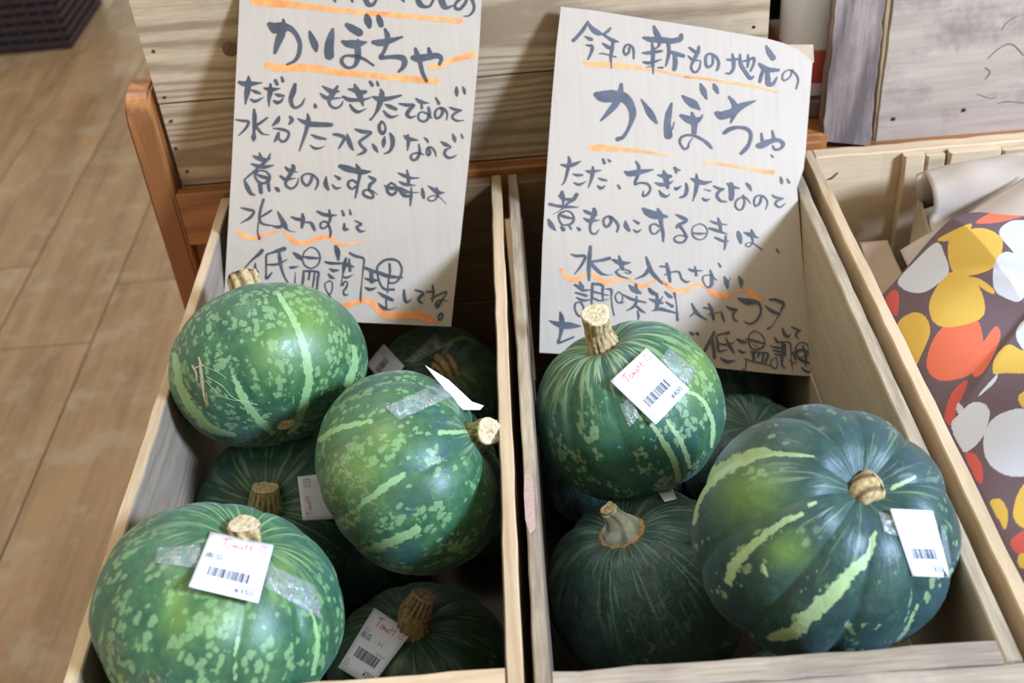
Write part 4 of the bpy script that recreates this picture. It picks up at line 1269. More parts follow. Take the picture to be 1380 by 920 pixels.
def grid_sheet(name, f, mat, par, n=8, shape=None, thick=0.00018, ns=None):
    ns = ns or n
    V = []; F = []
    for i in range(ns + 1):
        for j in range(n + 1):
            s, t = i / ns, j / n
            if shape: s, t = shape(s, t)
            V.append(f(s, t, 0.0))
    k = len(V)
    for i in range(ns + 1):
        for j in range(n + 1):
            s, t = i / ns, j / n
            if shape: s, t = shape(s, t)
            V.append(f(s, t, -thick))
    m = n + 1
    for i in range(ns):
        for j in range(n):
            q = (i * m + j, (i + 1) * m + j, (i + 1) * m + j + 1, i * m + j + 1)
            F.append(q); F.append(tuple(x + k for x in q[::-1]))
    bd = [i * m for i in range(ns + 1)] + [ns * m + j for j in range(1, n + 1)] + [i * m + n for i in range(ns - 1, -1, -1)] + [j for j in range(n - 1, 0, -1)]
    for a, b in zip(bd, bd[1:] + bd[:1]): F.append((a, b, b + k, a + k))
    o = mesh_obj(name, V, F, mat, par, True)
    bm = bmesh.new(); bm.from_mesh(o.data); bmesh.ops.recalc_face_normals(bm, faces=bm.faces); bm.to_mesh(o.data); bm.free()
    return o
def text_mesh(s, size=1.0):
    c = bpy.data.curves.new('text_tmp', 'FONT'); c.body = s; c.size = size; c.resolution_u = 2
    o = bpy.data.objects.new('text_tmp', c); C.objects.link(o)
    bpy.context.view_layer.update()
    dg = bpy.context.evaluated_depsgraph_get(); oe = o.evaluated_get(dg); me = oe.to_mesh()
    V = [tuple(v.co) for v in me.vertices]; F = [tuple(p.vertices) for p in me.polygons]
    oe.to_mesh_clear(); bpy.data.objects.remove(o); bpy.data.curves.remove(c)
    return V, F
def put_text(name, s, f, x, y, h, w, mat, par, ex=0.0003):
    """text with its baseline start at label coords (x,y) (y down), cap height h, total width w"""
    V, F = text_mesh(s)
    if not V: return
    A = np.array(V); w0 = A[:, 0].max() - A[:, 0].min(); h0 = max(A[:, 1].max(), 1e-6)
    W = [f(x + (p[0] - A[:, 0].min()) / w0 * w, y - p[1] / h0 * h, ex) for p in A]
    mesh_obj(name, W, F, mat, par)
def put_bars(name, f, x0, x1, y0, y1, mat, par, seed=1, ex=0.0003):
    r = random.Random(seed); x = x0; V = []; F = []; unit = (x1 - x0) / 62
    while x < x1 - unit:
        w = unit * r.choice((1, 1, 2, 3)); b = len(V)
        yb = y1
        V += [f(x, y0, ex), f(x + w, y0, ex), f(x + w, yb, ex), f(x, yb, ex)]
        F.append((b, b + 1, b + 2, b + 3)); x += w + unit * r.choice((1, 1, 2, 2))
    mesh_obj(name, V, F, mat, par)
LOGO = """0,12,7 30,4,6 60,2,5
30,4,6 26,40,7 20,66,6
70,35,5 58,48,5 64,62,5 80,56,5 84,40,5 72,34,5
96,62,5 100,36,6 108,58,4 118,38,5 126,60,5
150,38,5 136,50,5 142,62,5 156,52,4 158,38,5 164,62,5
186,14,5 182,44,6 186,62,5
172,34,4 204,30,4
222,12,5 220,42,6 226,62,5
208,34,4 240,28,4"""
def put_strokes(name, txt, f, x0, y0, sx, sy, mat, par, ex=0.0003):
    mp = lambda u, v, l: f(x0 + u * sx, y0 + v * sy, ex + l)
    V, F = stroke_mesh([(0, 0, 1.0, txt)], mp, 0.0)
    mesh_obj(name, V, F, mat, par)
def box_icon(f, x, y, w, h, mat, par):
    put_strokes('printed_emblem', '0,6,8 0,70,8 12,90,8 90,90,8\n90,90,8 92,20,8 80,4,8 10,0,8\n30,40,7 60,30,7 60,58,7 34,62,7', f, x, y, w / 100, h / 100, mat, par)
def price_label(P, corners, kind='full', drape=0.0, lift=0.0012, price='¥350', logo=M_LOGO, shape=None, bars=(0.18, 0.78), nm='price_label'):
    f, n = label_surface(P, corners, drape, lift)
    o = grid_sheet(nm, f, M_PAPER, P.e, 8, shape)
    if kind in ('full', 'noname'):
        put_strokes('printed_logo', LOGO, f, 0.22, 0.06, 0.50 / 240, 0.16 / 70, logo, o)
        box_icon(f, 0.82, 0.07, 0.11, 0.12, logo if kind == 'full' else M_LOGO, o)
        if kind == 'full':
            put_text('printed_name', '南瓜', f, 0.06, 0.44, 0.09, 0.26, M_PRINT, o)
            put_text('printed_line', '山口', f, 0.06, 0.33, 0.055, 0.16, M_PRINTG, o)
            put_text('printed_line', '1 3 K', f, 0.44, 0.43, 0.06, 0.22, M_PRINTG, o)
        put_text('printed_line', '1234567', f, 0.60, 0.56, 0.035, 0.26, M_PRINTG, o)
        put_bars('barcode', f, bars[0], bars[1], 0.58, 0.74, M_PRINT, o, 5)
        put_text('printed_price', price, f, 0.62, 0.93, 0.095, 0.28, M_PRINT, o)
        box_icon(f, 0.07, 0.82, 0.10, 0.10, M_PRINTG, o)
    return o, f
def tape(P, corners, lift=0.0007, nm='clear_tape'):
    f, n = label_surface(P, corners, 1.0, lift)
    return grid_sheet(nm, f, M_TAPE, P.e, 8, None, 0.00008)

PALE = (0.26, 0.41, 0.16)
m_bright = lambda n, s, **k: pumpkin_mat(n, (0.024, 0.082, 0.036), (0.042, 0.135, 0.044), PALE, seed=s, **k)
# ---- left crate
A = pumpkin('bright green pumpkin lying on its side at the back left of the left crate', (362, 493), 0.0900, 1.075, 0.76,
    axis=(-0.28, 0.86, 0.42), seed=11, nrib=9, ribd=0.02, mat=m_bright('rind_a', 1.3, mott=1.0, streak=0.4, spot=0.9, teal=(0.02, 0.085, 0.06)),
    bands=[(220, 360, 3.54, [(550, 130, 12), (610, 230, 20), (660, 340, 26), (690, 460, 34), (690, 580, 34), (640, 740, 28), (600, 790, 10)]),
           (220, 360, 3.54, [(335, 520, 8), (380, 620, 26), (440, 710, 28), (520, 790, 20)]),
           (220, 360, 3.54, [(55, 420, 22), (80, 560, 30), (140, 680, 32), (230, 770, 30), (340, 800, 12)]),
           (220, 360, 3.54, [(910, 380, 12), (915, 470, 28), (880, 560, 26)])],
    yel=[(410, 440, 45, 60), (370, 470, 30, 40)], scars=[])
M_SCAR = plain('dry_scar', (0.48, 0.38, 0.22), 0.85, var=0.3, scale=500)
M_SCARW = plain('pale_scratch', (0.42, 0.50, 0.28), 0.7, var=0.2, scale=300)
def surf_strokes(P, tiles, mat, name, lift=0.0005):
    def f(u, v, l):
        h, nn = hit(P, u, v)
        if h is None: return on_plane(u, v, P.c, nrm(EYE - P.c))
        return h + nrm(EYE - h) * (lift + l)
    V, F = stroke_mesh(tiles, f, 0.0, 0.35)
    return mesh_obj(name, V, F, mat, P.e)
surf_strokes(A, [(220, 360, 3.54, """170,430,8 178,470,12 185,540,15 192,600,12 208,665,6
140,470,12 155,500,10 160,540,8
150,480,7 190,465,6
205,600,5 215,660,5""")], M_SCAR, 'dry_scar')
surf_strokes(A, [(220, 360, 3.54, """205,520,3 280,565,4 340,625,3 450,655,4
200,540,3 260,600,4 320,630,3 400,640,3
190,470,3 260,500,3 300,530,3
300,650,3 340,670,3""")], M_SCARW, 'scratch')
cap_disc('blossom_scar', A.bot - A.axis * 0.0002, -A.axis, 0.009, CORKT, A.e, 3, 0.0015)
stem(A, (327, 372), 0.046, [0.016, 0.016, 0.0155], seed=3)

B = pumpkin('pumpkin with yellow-green flank and webbed scars, stem pointing right toward the crate wall', (554, 637), 0.0915, 1.000, 0.80,
    axis_px=(643, 589), seed=22, nrib=10, ribd=0.045, mat=m_bright('rind_b', 4.1, mott=0.85, streak=0.6, spot=0.5, teal=(0.025, 0.085, 0.075), sstart=0.8),
    bands=[(420, 420, 2.485, [(25, 430, 10), (90, 390, 14), (200, 365, 6)]), (420, 420, 2.485, [(305, 545, 14), (230, 600, 20), (170, 640, 10)]),
           (420, 420, 2.485, [(350, 730, 22), (270, 770, 26), (170, 800, 10)]), (420, 420, 2.485, [(520, 400, 6), (430, 405, 12)])],
    yel=[(480, 630, 45, 60), (510, 590, 35, 30)], scars=[(475, 670, 34, 38), (462, 640, 24, 26)])
stem(B, (660, 581), 0.030, [0.0138, 0.0138, 0.0128, 0.012], CORKG, seed=5, ridges=13)
Cp = pumpkin('dull mottled pumpkin at the back right of the left crate, under the left sign', (590, 527), 0.0805, 1.36, 0.80,
    axis=(0.25, -0.30, 0.92), seed=33, nrib=10, ribd=0.03, mat=pumpkin_mat('rind_c', (0.022, 0.060, 0.022), (0.045, 0.095, 0.035), (0.20, 0.29, 0.11), mott=0.85, streak=0.5, spot=0.6, seed=2.2),
    bands=[(460, 420, 4.6, [(680, 200, 6), (600, 290, 14), (560, 350, 8)]), (460, 420, 4.6, [(830, 190, 6), (740, 160, 12), (600, 230, 6)])])
stem(Cp, (632, 545), 0.022, [0.0135, 0.0135, 0.012], seed=8)
Dp = pumpkin('dark green pumpkin with blunt greenish stem, low between the two big left ones', (378, 690), 0.0815, 1.115, 0.82,
    axis_px=(358, 684), seed=44, nrib=10, ribd=0.04, mat=pumpkin_mat('rind_d', (0.012, 0.052, 0.026), (0.022, 0.075, 0.036), (0.18, 0.30, 0.13), mott=0.4, streak=0.7, spot=0.3, seed=6.2, sstart=1.25))
stem(Dp, (357, 657), 0.026, [0.0165, 0.0162, 0.0145, 0.0125], CORKG, ridges=16, depth=0.2, seed=9, flare=1.05)
E_ = pumpkin('bright mottled pumpkin, square sticker by its short stem, front left of left crate', (296, 824), 0.0895, 0.845, 0.80,
    axis_px=(330, 722), seed=55, nrib=11, ribd=0.035, mat=m_bright('rind_e', 3.3, mott=0.95, streak=0.75, spot=0.5, mscale=13, teal=(0.02, 0.085, 0.055), sstart=1.0),
    bands=[(100, 640, 3.287, [(725, 690, 5), (715, 800, 9), (710, 900, 10)]), (100, 640, 3.287, [(1050, 600, 6), (1080, 740, 12), (1060, 880, 14)])],
    yel=[(240, 820, 22, 50), (300, 830, 40, 30), (375, 780, 18, 30)], scars=[(152, 872, 16, 12), (205, 915, 14, 12), (195, 705, 10, 6)])
stem(E_, (328, 706), 0.017, [0.0120, 0.0125, 0.0115], CORK, CORKT, seed=12, ridges=6, depth=0.2, flare=1.1)
F_ = pumpkin('dark pumpkin with long bent ribbed stem at the front right of the left crate', (568, 902), 0.0860, 1.085, 0.80,
    axis_px=(556, 846), seed=66, nrib=12, ribd=0.035, mat=pumpkin_mat('rind_f', (0.014, 0.050, 0.020), (0.028, 0.075, 0.028), (0.20, 0.26, 0.10), mott=0.45, streak=0.6, spot=0.3, seed=8.8, sstart=1.2))
stem(F_, (571, 803), 0.042, [0.0150, 0.0145, 0.0150, 0.0120], CORK, CORKT, ridges=15, depth=0.26, seed=15, flare=1.1)
# lower layer that carries the upper one; only dark glimpses of it show in the gaps
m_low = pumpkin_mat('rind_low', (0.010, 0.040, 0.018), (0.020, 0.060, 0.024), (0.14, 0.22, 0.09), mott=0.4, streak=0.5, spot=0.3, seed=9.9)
G1 = pumpkin('dark pumpkin deep in the gap below the left sign, behind the side-lying pumpkin', at(0, 0, zc=1)[:2], 0.078, 1, 0.76, axis=(0.1, 0.1, 1), seed=71, mat=m_low, res=(96, 64)) if False else None
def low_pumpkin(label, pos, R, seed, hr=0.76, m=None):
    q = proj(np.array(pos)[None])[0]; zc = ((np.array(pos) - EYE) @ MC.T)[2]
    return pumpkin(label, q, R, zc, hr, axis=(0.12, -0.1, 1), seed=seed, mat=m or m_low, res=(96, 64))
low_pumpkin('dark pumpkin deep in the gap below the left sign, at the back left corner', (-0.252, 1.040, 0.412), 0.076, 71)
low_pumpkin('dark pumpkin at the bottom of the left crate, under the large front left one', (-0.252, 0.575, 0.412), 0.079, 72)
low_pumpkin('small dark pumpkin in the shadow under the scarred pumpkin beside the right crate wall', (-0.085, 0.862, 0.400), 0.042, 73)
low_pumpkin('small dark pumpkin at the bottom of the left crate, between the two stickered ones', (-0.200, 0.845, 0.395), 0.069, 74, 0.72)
# ---- middle crate
Hp = pumpkin('striped mid green pumpkin with a tall cork stem in front of the right sign', (848, 553), 0.0870, 1.070, 0.90,
    axis_px=(812, 464), seed=77, nrib=11, ribd=0.035, mat=pumpkin_mat('rind_h', (0.018, 0.080, 0.032), (0.034, 0.120, 0.045), (0.32, 0.44, 0.19), mott=0.8, streak=0.95, spot=0.5, seed=1.9, teal=(0.02, 0.085, 0.07), sstart=1.35),
    bands=[(690, 400, 3.067, [(560, 500, 8), (620, 590, 16), (670, 680, 22), (690, 760, 16)]), (690, 400, 3.067, [(640, 510, 5), (700, 600, 12), (735, 700, 12)]),
           (690, 400, 3.067, [(700, 380, 6), (780, 420, 10), (830, 520, 13), (825, 620, 7)])],
    yel=[(940, 500, 35, 45)])
stem(Hp, (803, 424), 0.046, [0.0140, 0.0132, 0.0124, 0.0130], CORK, CORKT, ridges=13, depth=0.26, seed=19, flare=1.25, rough=0.09)
Ip = pumpkin('dark wrinkled pumpkin with a pale cone-shaped stem at the front left of the middle crate', (875, 796), 0.0910, 1.035, 0.90,
    axis_px=(838, 716), seed=88, nrib=11, ribd=0.055, mat=pumpkin_mat('rind_i', (0.018, 0.052, 0.040), (0.036, 0.085, 0.058), (0.17, 0.28, 0.18), mott=0.3, streak=0.6, spot=0.1, seed=5.1, teal=(0.034, 0.072, 0.066), sstart=1.7, wrinkle=0.8, rough=0.46), lump=0.03)
b0 = Ip.pole + Ip.axis * 0.004
tube('stem', [b0 - Ip.axis * 0.003, b0 + Ip.axis * 0.008, b0 + Ip.axis * 0.017 + np.array([-0.001, 0, 0]), b0 + Ip.axis * 0.026 + np.array([-0.003, 0, 0.001])], [0.0195, 0.0170, 0.0115, 0.0085, 0.0078], CORKW, Ip.e, 28, 5, 0.08, 4, 0.02)
cap_disc('stem_cut', b0 + Ip.axis * 0.026 + np.array([-0.003, 0, 0.001]), Ip.axis + np.array([-0.3, 0, 0.1]), 0.0070, CORKT, Ip.e, 4, 0.003)
ring = [b0 - Ip.axis * 0.0003 + (Ip.x * math.cos(t) + Ip.y * math.sin(t)) * 0.0192 for t in np.linspace(0, 2 * math.pi, 14)]
tube('stem_collar', ring, [0.0022] * 5, CORKR, Ip.e, 8, 0, 0, 2, 0.3, False)
J = pumpkin('largest dark blue-green pumpkin with broad pale bands at the front right of the middle crate', (1107, 718), 0.0945, 0.862, 0.95,
    axis_px=(1168, 655), seed=99, nrib=10, ribd=0.055, mat=pumpkin_mat('rind_j', (0.010, 0.038, 0.030), (0.018, 0.062, 0.036), (0.34, 0.46, 0.20), mott=0.45, streak=0.12, spot=0.5, seed=7.7, teal=(0.026, 0.058, 0.066), mscale=13, rough=0.46, wrinkle=0.25), dip=0.2, lump=0.015,
    bands=[(910, 530, 2.3585, [(440, 200, 3), (320, 190, 12), (270, 190, 32), (180, 225, 38), (100, 280, 40), (65, 350, 22), (60, 410, 10)]),
           (910, 530, 2.3585, [(450, 345, 6), (425, 357, 8)]), (910, 530, 2.3585, [(400, 385, 8), (340, 410, 14), (260, 470, 20), (190, 540, 28), (170, 595, 20)]),
           (910, 530, 2.3585, [(635, 440, 8), (610, 520, 20), (550, 580, 36), (490, 650, 42), (420, 710, 46), (370, 760, 40), (305, 775, 16)]),
           (910, 530, 2.3585, [(770, 670, 3), (740, 740, 8), (690, 810, 4)]), (910, 530, 2.3585, [(765, 265, 5), (690, 300, 9)]), (910, 530, 2.3585, [(880, 590, 6), (878, 560, 8)]),
           (910, 530, 2.3585, [(280, 545, 6), (290, 580, 6)])],
    yel=[(1010, 660, 45, 45), (1060, 740, 30, 25)])
stem(J, (1181, 651), 0.012, [0.0105, 0.0110, 0.0116], CORK, CORKT, ridges=5, depth=0.12, seed=23, flare=1.05)
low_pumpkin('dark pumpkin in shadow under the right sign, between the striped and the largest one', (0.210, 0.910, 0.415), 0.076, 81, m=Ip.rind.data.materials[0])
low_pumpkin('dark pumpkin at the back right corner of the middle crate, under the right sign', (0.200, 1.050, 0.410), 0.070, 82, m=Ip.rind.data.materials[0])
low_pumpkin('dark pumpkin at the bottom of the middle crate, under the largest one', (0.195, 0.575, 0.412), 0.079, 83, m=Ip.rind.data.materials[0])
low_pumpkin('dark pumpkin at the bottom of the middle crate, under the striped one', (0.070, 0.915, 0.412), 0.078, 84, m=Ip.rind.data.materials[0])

# ---- stickers and tape
E_lab = [(284, 716), (369, 734), (348, 812), (254, 790)]
tape(E_, [(212, 738), (270, 733), (270, 766), (208, 758)])
tape(E_, [(362, 760), (425, 788), (436, 836), (356, 790)])
price_label(E_, E_lab, 'full', 0.15)
F_lab = [(504.4, 818.4), (555, 852), (500, 926), (455.4, 899)]
price_label(F_, F_lab, 'full', 0.25, shape=lambda s, t: (s - (0.06 * math.exp(-((t - 0.58) / 0.16) ** 2)) * (1 - s) * 0 + 0.0, t))
H_lab = [(822.4, 513.5), (871.3, 468.5), (929.4, 524), (883.7, 572.2)]
tape(Hp, [(889, 484), (902, 468), (940, 500), (926, 520)])
tape(Hp, [(836, 548), (850, 530), (862, 560), (848, 576)])
price_label(Hp, H_lab, 'noname', 0.2, price='¥400', logo=M_LOGO)
J_lab = [(1199.6, 685), (1257, 688), (1281, 778), (1230, 776)]
tape(J, [(1184, 689), (1204, 694), (1224, 726), (1192, 717)])
tape(J, [(1268, 705), (1276, 720), (1284, 770), (1272, 770)])
price_label(J, J_lab, 'noname', 0.8, price='¥350', logo=M_LOGOP, shape=lambda s, t: (s + 0.16 * (1 - s) * 0 + 0.0, t))
D_lab = [(408, 701), (400.8, 642), (442, 637), (452, 699)]
fD, nD = label_surface(Dp, D_lab, 0.3, 0.0015)
oD = grid_sheet('price_label', fD, M_PAPER, Dp.e, 8)
put_strokes('printed_logo', LOGO, fD, 0.10, 0.12, 0.45 / 240, 0.22 / 70, M_LOGO, oD)
box_icon(fD, 0.76, 0.18, 0.17, 0.22, M_LOGO, oD)
C_lab = [(493.7, 491), (517, 462.8), (545, 493), (522, 522)]
fC, nC = label_surface(Cp, C_lab, 0.2, 0.0015)
oC = grid_sheet('price_label', fC, M_PAPER, Cp.e, 8)
put_bars('barcode', fC, 0.14, 0.72, 0.32, 0.52, M_PRINT, oC, 9)
box_icon(fC, 0.68, 0.12, 0.18, 0.18, M_PRINTG, oC)
tape(Cp, [(545, 487), (586, 450), (600, 466), (558, 490)])
# the sticker of the scarred pumpkin has lifted and folded over
tape(B, [(519, 548), (590, 515), (608, 534), (538, 566)])
hB, nB = hit(B, 600, 522)
bp0 = [(573, 492), (605, 512), (636, 541), (652, 546.5), (647, 552), (624, 552), (590, 513)]
nb = nrm(nrm(EYE - hB) * 0.55 + np.array([0.45, -0.3, 0.6]))
Vb = [on_plane(u, v, hB + np.array([0, 0, 0.006]), nb) for u, v in bp0]
Vb += [p - nb * 0.0004 for p in Vb]
mb_ = len(bp0)
mesh_obj('folded_label', Vb, [tuple(range(mb_)), tuple(range(2 * mb_ - 1, mb_ - 1, -1))] + [(i, i + mb_, (i + 1) % mb_ + mb_, (i + 1) % mb_) for i in range(mb_)], M_PAPER, B.e)
# tiny sticker corner on the dark wrinkled pumpkin
fI, nI = label_surface(Ip, [(886, 662), (905, 655), (912, 672), (896, 676)], 0.3, 0.001)
grid_sheet('price_label', fI, M_PAPER, Ip.e, 3)

# ------------------------------------------------------------------ kraft paper and flowered cloth in the right crate
M_KRAFT = plain('kraft_paper', (0.47, 0.38, 0.295), 0.55, 0.35, var=0.06, scale=30, bump=0.3)
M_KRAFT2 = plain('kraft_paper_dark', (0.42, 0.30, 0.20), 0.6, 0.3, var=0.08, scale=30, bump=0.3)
def sheet(name, grid, mat, par, thick=0.0008, smooth_=True):
    """grid: list of rows of 3D points -> solid sheet"""
    ns = len(grid); nn = len(grid[0]); V = [p for r in grid for p in r]; F = []
    for i in range(ns - 1):
        for j in range(nn - 1): F.append((i * nn + j, (i + 1) * nn + j, (i + 1) * nn + j + 1, i * nn + j + 1))
    o = mesh_obj(name, V, F, mat, par, smooth_)
    md = o.modifiers.new('thickness', 'SOLIDIFY'); md.thickness = thick; md.offset = 0
    return o
def interp_rows(rows, n, m):
    rows = [catmull(np.array(r, float), m) if len(r) > 2 else np.array([np.array(r[0]) * (1 - t) + np.array(r[1]) * t for t in np.linspace(0, 1, m * 2)]) for r in rows]
    L = min(len(r) for r in rows)
    rows = [np.array([r[int(round(k * (len(r) - 1) / (L - 1)))] for k in range(L)]) for r in rows]
    A_ = np.stack(rows)                                    # rows x L x 3
    out = []
    for k in range(L): out.append(catmull(A_[:, k], n))
    return np.stack(out, 1)
def wr(G, amp, seed, cell=0.03):
    r = random.Random(seed); ph = [r.uniform(0, 6.28) for _ in range(6)]; G = np.array(G)
    d = amp * (np.sin(G[..., 0] / cell * 2.1 + ph[0] + G[..., 1] / cell) + 0.6 * np.sin(G[..., 1] / cell * 2.7 + ph[1] - G[..., 0] / cell * 1.3) + 0.4 * np.abs(np.sin(G[..., 0] / cell * 1.2 - G[..., 1] / cell * 2.2 + ph[2])))
    G[..., 2] += d; return G
pb = empty('paper_bag', at(1320, 260, z=RIM - 0.05), 'light brown paper bag with a rolled top behind the flowered cloth', 'paper bag')
# roll across the top : rows run left -> right, section goes from back, over the top, down the front
def P3(u, v, y): return at(u, v, y=y)
rows = [
    [P3(1243, 282, 1.072), P3(1316, 262, 1.066), P3(1392, 238, 1.060)],
    [P3(1236, 262, 1.060), P3(1312, 240, 1.054), P3(1392, 222, 1.048)],
    [P3(1234, 240, 1.063), P3(1306, 222, 1.058), P3(1392, 207, 1.052)],
    [P3(1238, 233, 1.076), P3(1306, 217, 1.070), P3(1392, 203, 1.064)],
    [P3(1248, 235, 1.060), P3(1310, 220, 1.054), P3(1392, 210, 1.048)],
    [P3(1256, 256, 1.036), P3(1318, 236, 1.032), P3(1396, 224, 1.026)],
    [P3(1258, 282, 1.026), P3(1322, 262, 1.018), P3(1396, 240, 1.012)],
    [P3(1252, 300, 1.022), P3(1312, 292, 1.014), P3(1392, 268, 1.004)],
    [P3(1260, 330, 0.990), P3(1318, 320, 0.985), P3(1392, 300, 0.975)],
]
sheet('rolled_top', wr(interp_rows(rows, 4, 8), 0.0010, 3, 0.02), M_KRAFT, pb)
pb2 = empty('paper_bag', at(1300, 330, z=RIM - 0.06), 'flat light brown paper bag lying against the upper edge of the flowered cloth', 'paper bag')
rows = [[P3(1213, 338, 0.985), P3(1262, 310, 0.990), P3(1310, 283, 1.00), P3(1392, 232, 1.01)],
        [P3(1220, 352, 0.965), P3(1268, 326, 0.972), P3(1316, 300, 0.978), P3(1392, 256, 0.985)],
        [P3(1232, 372, 0.942), P3(1280, 350, 0.948), P3(1322, 326, 0.950), P3(1392, 300, 0.955)]]
sheet('sheet', wr(interp_rows(rows, 6, 8), 0.0007, 5, 0.03), M_KRAFT, pb2)
pb3 = empty('paper_bag', at(1195, 370, z=RIM - 0.10), 'small shaded brown paper bag in the left corner of the right crate', 'paper bag')
rows = [[P3(1158, 326, 1.045), P3(1180, 325, 1.04), P3(1196, 324, 1.035)],
        [P3(1166, 350, 1.01), P3(1190, 352, 1.003), P3(1208, 350, 1.0)],
        [P3(1178, 385, 0.955), P3(1202, 388, 0.95), P3(1222, 384, 0.945)],
        [P3(1196, 425, 0.90), P3(1215, 428, 0.895), P3(1236, 424, 0.89)]]
sheet('sheet', wr(interp_rows(rows, 6, 8), 0.0012, 8, 0.03), M_KRAFT2, pb3)
# side gusset of the rolled bag hanging down
rows = [[P3(1240, 262, 1.07), P3(1250, 300, 1.03), P3(1262, 330, 0.99)],
        [P3(1236, 275, 1.085), P3(1238, 315, 1.05), P3(1240, 345, 1.01)],
        [P3(1232, 290, 1.095), P3(1226, 325, 1.065), P3(1222, 352, 1.035)]]
sheet('side_gusset', interp_rows(rows, 5, 6), M_KRAFT2, pb)

# ---- cloth : a stuffed bag, height field z(x,y)
CX0, CX1, CY0, CY1 = 0.3225, 0.612, 0.462, 1.06
def cloth_z(x, y):
    x = np.asarray(x); y = np.asarray(y)
    base = 0.598 + 0.06 * np.clip((x - CX0) / 0.10, 0, 1) ** 0.7
    lim = edge_y(x)                                        # far border of the bag
    d = np.clip((lim - y) / 0.12, 0, 1)
    base = base + 0.030 * (1 - (1 - d) ** 2) - 0.012
    base = base + 0.0035 * np.sin(x * 46 + y * 21) + 0.003 * np.sin(y * 37 - x * 12 + 1.0)
    # lower right flap lies on top : small step along a diagonal
    s = (x - FA[0]) * FN[0] + (y - FA[1]) * FN[1]
    base = base + 0.004 / (1 + np.exp(-np.clip(s / 0.0012, -50, 50)))
    fold = (x - 0.47) * 0.8 + (y - 0.80) * 0.6
    base = base - 0.006 * np.exp(-(fold / 0.008) ** 2) * np.clip((0.95 - y) / 0.2, 0, 1)
    return base
e0 = at(1190, 400, z=0.60)[:2]; e1 = at(1300, 300, z=0.635)[:2]; e2 = at(1385, 258, z=0.64)[:2]
def edge_y(x):
    return np.interp(x, [0.30, e0[0], e1[0], e2[0], 0.65], [e0[1] - 0.05, e0[1], e1[1], e2[1], e2[1] + 0.02])
f0 = at(1294, 552, z=0.63)[:2]; f1 = at(1345, 503, z=0.63)[:2]
FA = f0; _d = nrm(f1 - f0); FN = np.array([_d[1], -_d[0]])
def cloth_hit(u, v):
    z = 0.63
    for _ in range(40):
        p = at(u, v, z=z); z = 0.5 * z + 0.5 * float(cloth_z(p[0], p[1]))
    return p
PET = {
 'yellow': [(1180, 180, 3.066, [(305, 440), (350, 405), (440, 390), (510, 420), (525, 470), (490, 550), (400, 585), (355, 580), (320, 570), (300, 510)]),
   (1180, 180, 3.066, [(355, 578), (400, 600), (440, 660), (450, 740), (400, 780), (290, 800), (235, 770), (222, 700), (260, 620), (300, 575)]),
   (1180, 180, 3.066, [(255, 440), (320, 400), (395, 372), (380, 410), (330, 440)]), (1180, 180, 3.066, [(390, 595), (430, 600), (485, 640), (488, 662), (450, 645)]),
   (1180, 180, 3.066, [(90, 790), (150, 740), (205, 755), (225, 820), (190, 910), (160, 960), (115, 900)]),
   (1240, 440, 2.875, [(285, 180), (290, 120), (340, 70), (390, 90), (402, 90), (460, 70), (470, 170), (330, 180)]),
   (1240, 440, 2.875, [(270, 680), (310, 668), (340, 720), (330, 785), (300, 740)]), (1240, 440, 2.875, [(402, 610), (440, 600), (450, 780), (400, 780), (362, 740), (370, 670)]),
   (1240, 440, 2.875, [(402, 250), (380, 275), (395, 310), (440, 315), (440, 245)]), (1240, 440, 2.875, [(380, 890), (410, 880), (440, 940), (385, 930)])],
 'white': [(1180, 180, 3.066, [(92, 610), (150, 540), (250, 450), (285, 500), (303, 565), (270, 610), (200, 655), (130, 650)]),
   (1180, 180, 3.066, [(510, 410), (550, 365), (613, 358), (680, 380), (680, 500), (625, 550), (560, 480)]),
   (1180, 180, 3.066, [(490, 540), (530, 490), (580, 500), (625, 540), (640, 610), (600, 690), (540, 680), (490, 640)]),
   (1180, 180, 3.066, [(580, 820), (613, 770), (650, 780), (650, 900), (600, 880)]),
   (1240, 440, 2.875, [(228, 262), (290, 192), (300, 185), (290, 215), (238, 262)]),
   (1240, 440, 2.875, [(120, 380), (150, 340), (200, 295), (250, 300), (270, 340), (240, 430), (180, 485), (150, 460)]),
   (1240, 440, 2.875, [(245, 440), (270, 370), (330, 330), (410, 320), (480, 380), (480, 540), (400, 580), (320, 570), (260, 520)]),
   (1240, 440, 2.875, [(140, 320), (150, 295), (170, 325), (160, 345)])],
 'orange': [(1180, 180, 3.066, [(425, 355), (613, 255), (680, 225), (680, 310), (560, 355), (450, 372)]),
   (1240, 440, 2.875, [(25, 140), (50, 50), (110, -20), (170, -62), (225, -20), (245, 60), (235, 130), (195, 185), (100, 210), (45, 190)]),
   (1240, 440, 2.875, [(205, 185), (230, 90), (290, 0), (312, 30), (290, 100), (240, 182)])],
 'red': [(1240, 440, 2.875, [(185, 210), (135, 240), (105, 300), (95, 360), (120, 378), (150, 300)]),
   (1240, 440, 2.875, [(175, 490), (220, 500), (243, 560), (235, 610), (200, 560)]), (1240, 440, 2.875, [(350, 830), (402, 790), (450, 800), (450, 880), (380, 880)]),
   (1180, 180, 3.066, [(40, 690), (75, 645), (97, 670), (85, 755)])],
}
COLS = {'brown': (0.105, 0.050, 0.055), 'yellow': (0.72, 0.43, 0.03), 'white': (0.62, 0.61, 0.62), 'orange': (0.78, 0.125, 0.035), 'red': (0.62, 0.055, 0.030)}
gx_n, gy_n = 400, 740
gx_ = np.linspace(CX0, CX1, gx_n); tt = np.linspace(0, 1, gy_n)
XX = np.repeat(gx_[:, None], gy_n, 1); YY = CY0 + (edge_y(XX[:, 0])[:, None] - CY0) * tt[None, :]
ZZ = cloth_z(XX, YY)
colr = np.zeros((gx_n * gy_n, 3)); colr[:] = COLS['brown']
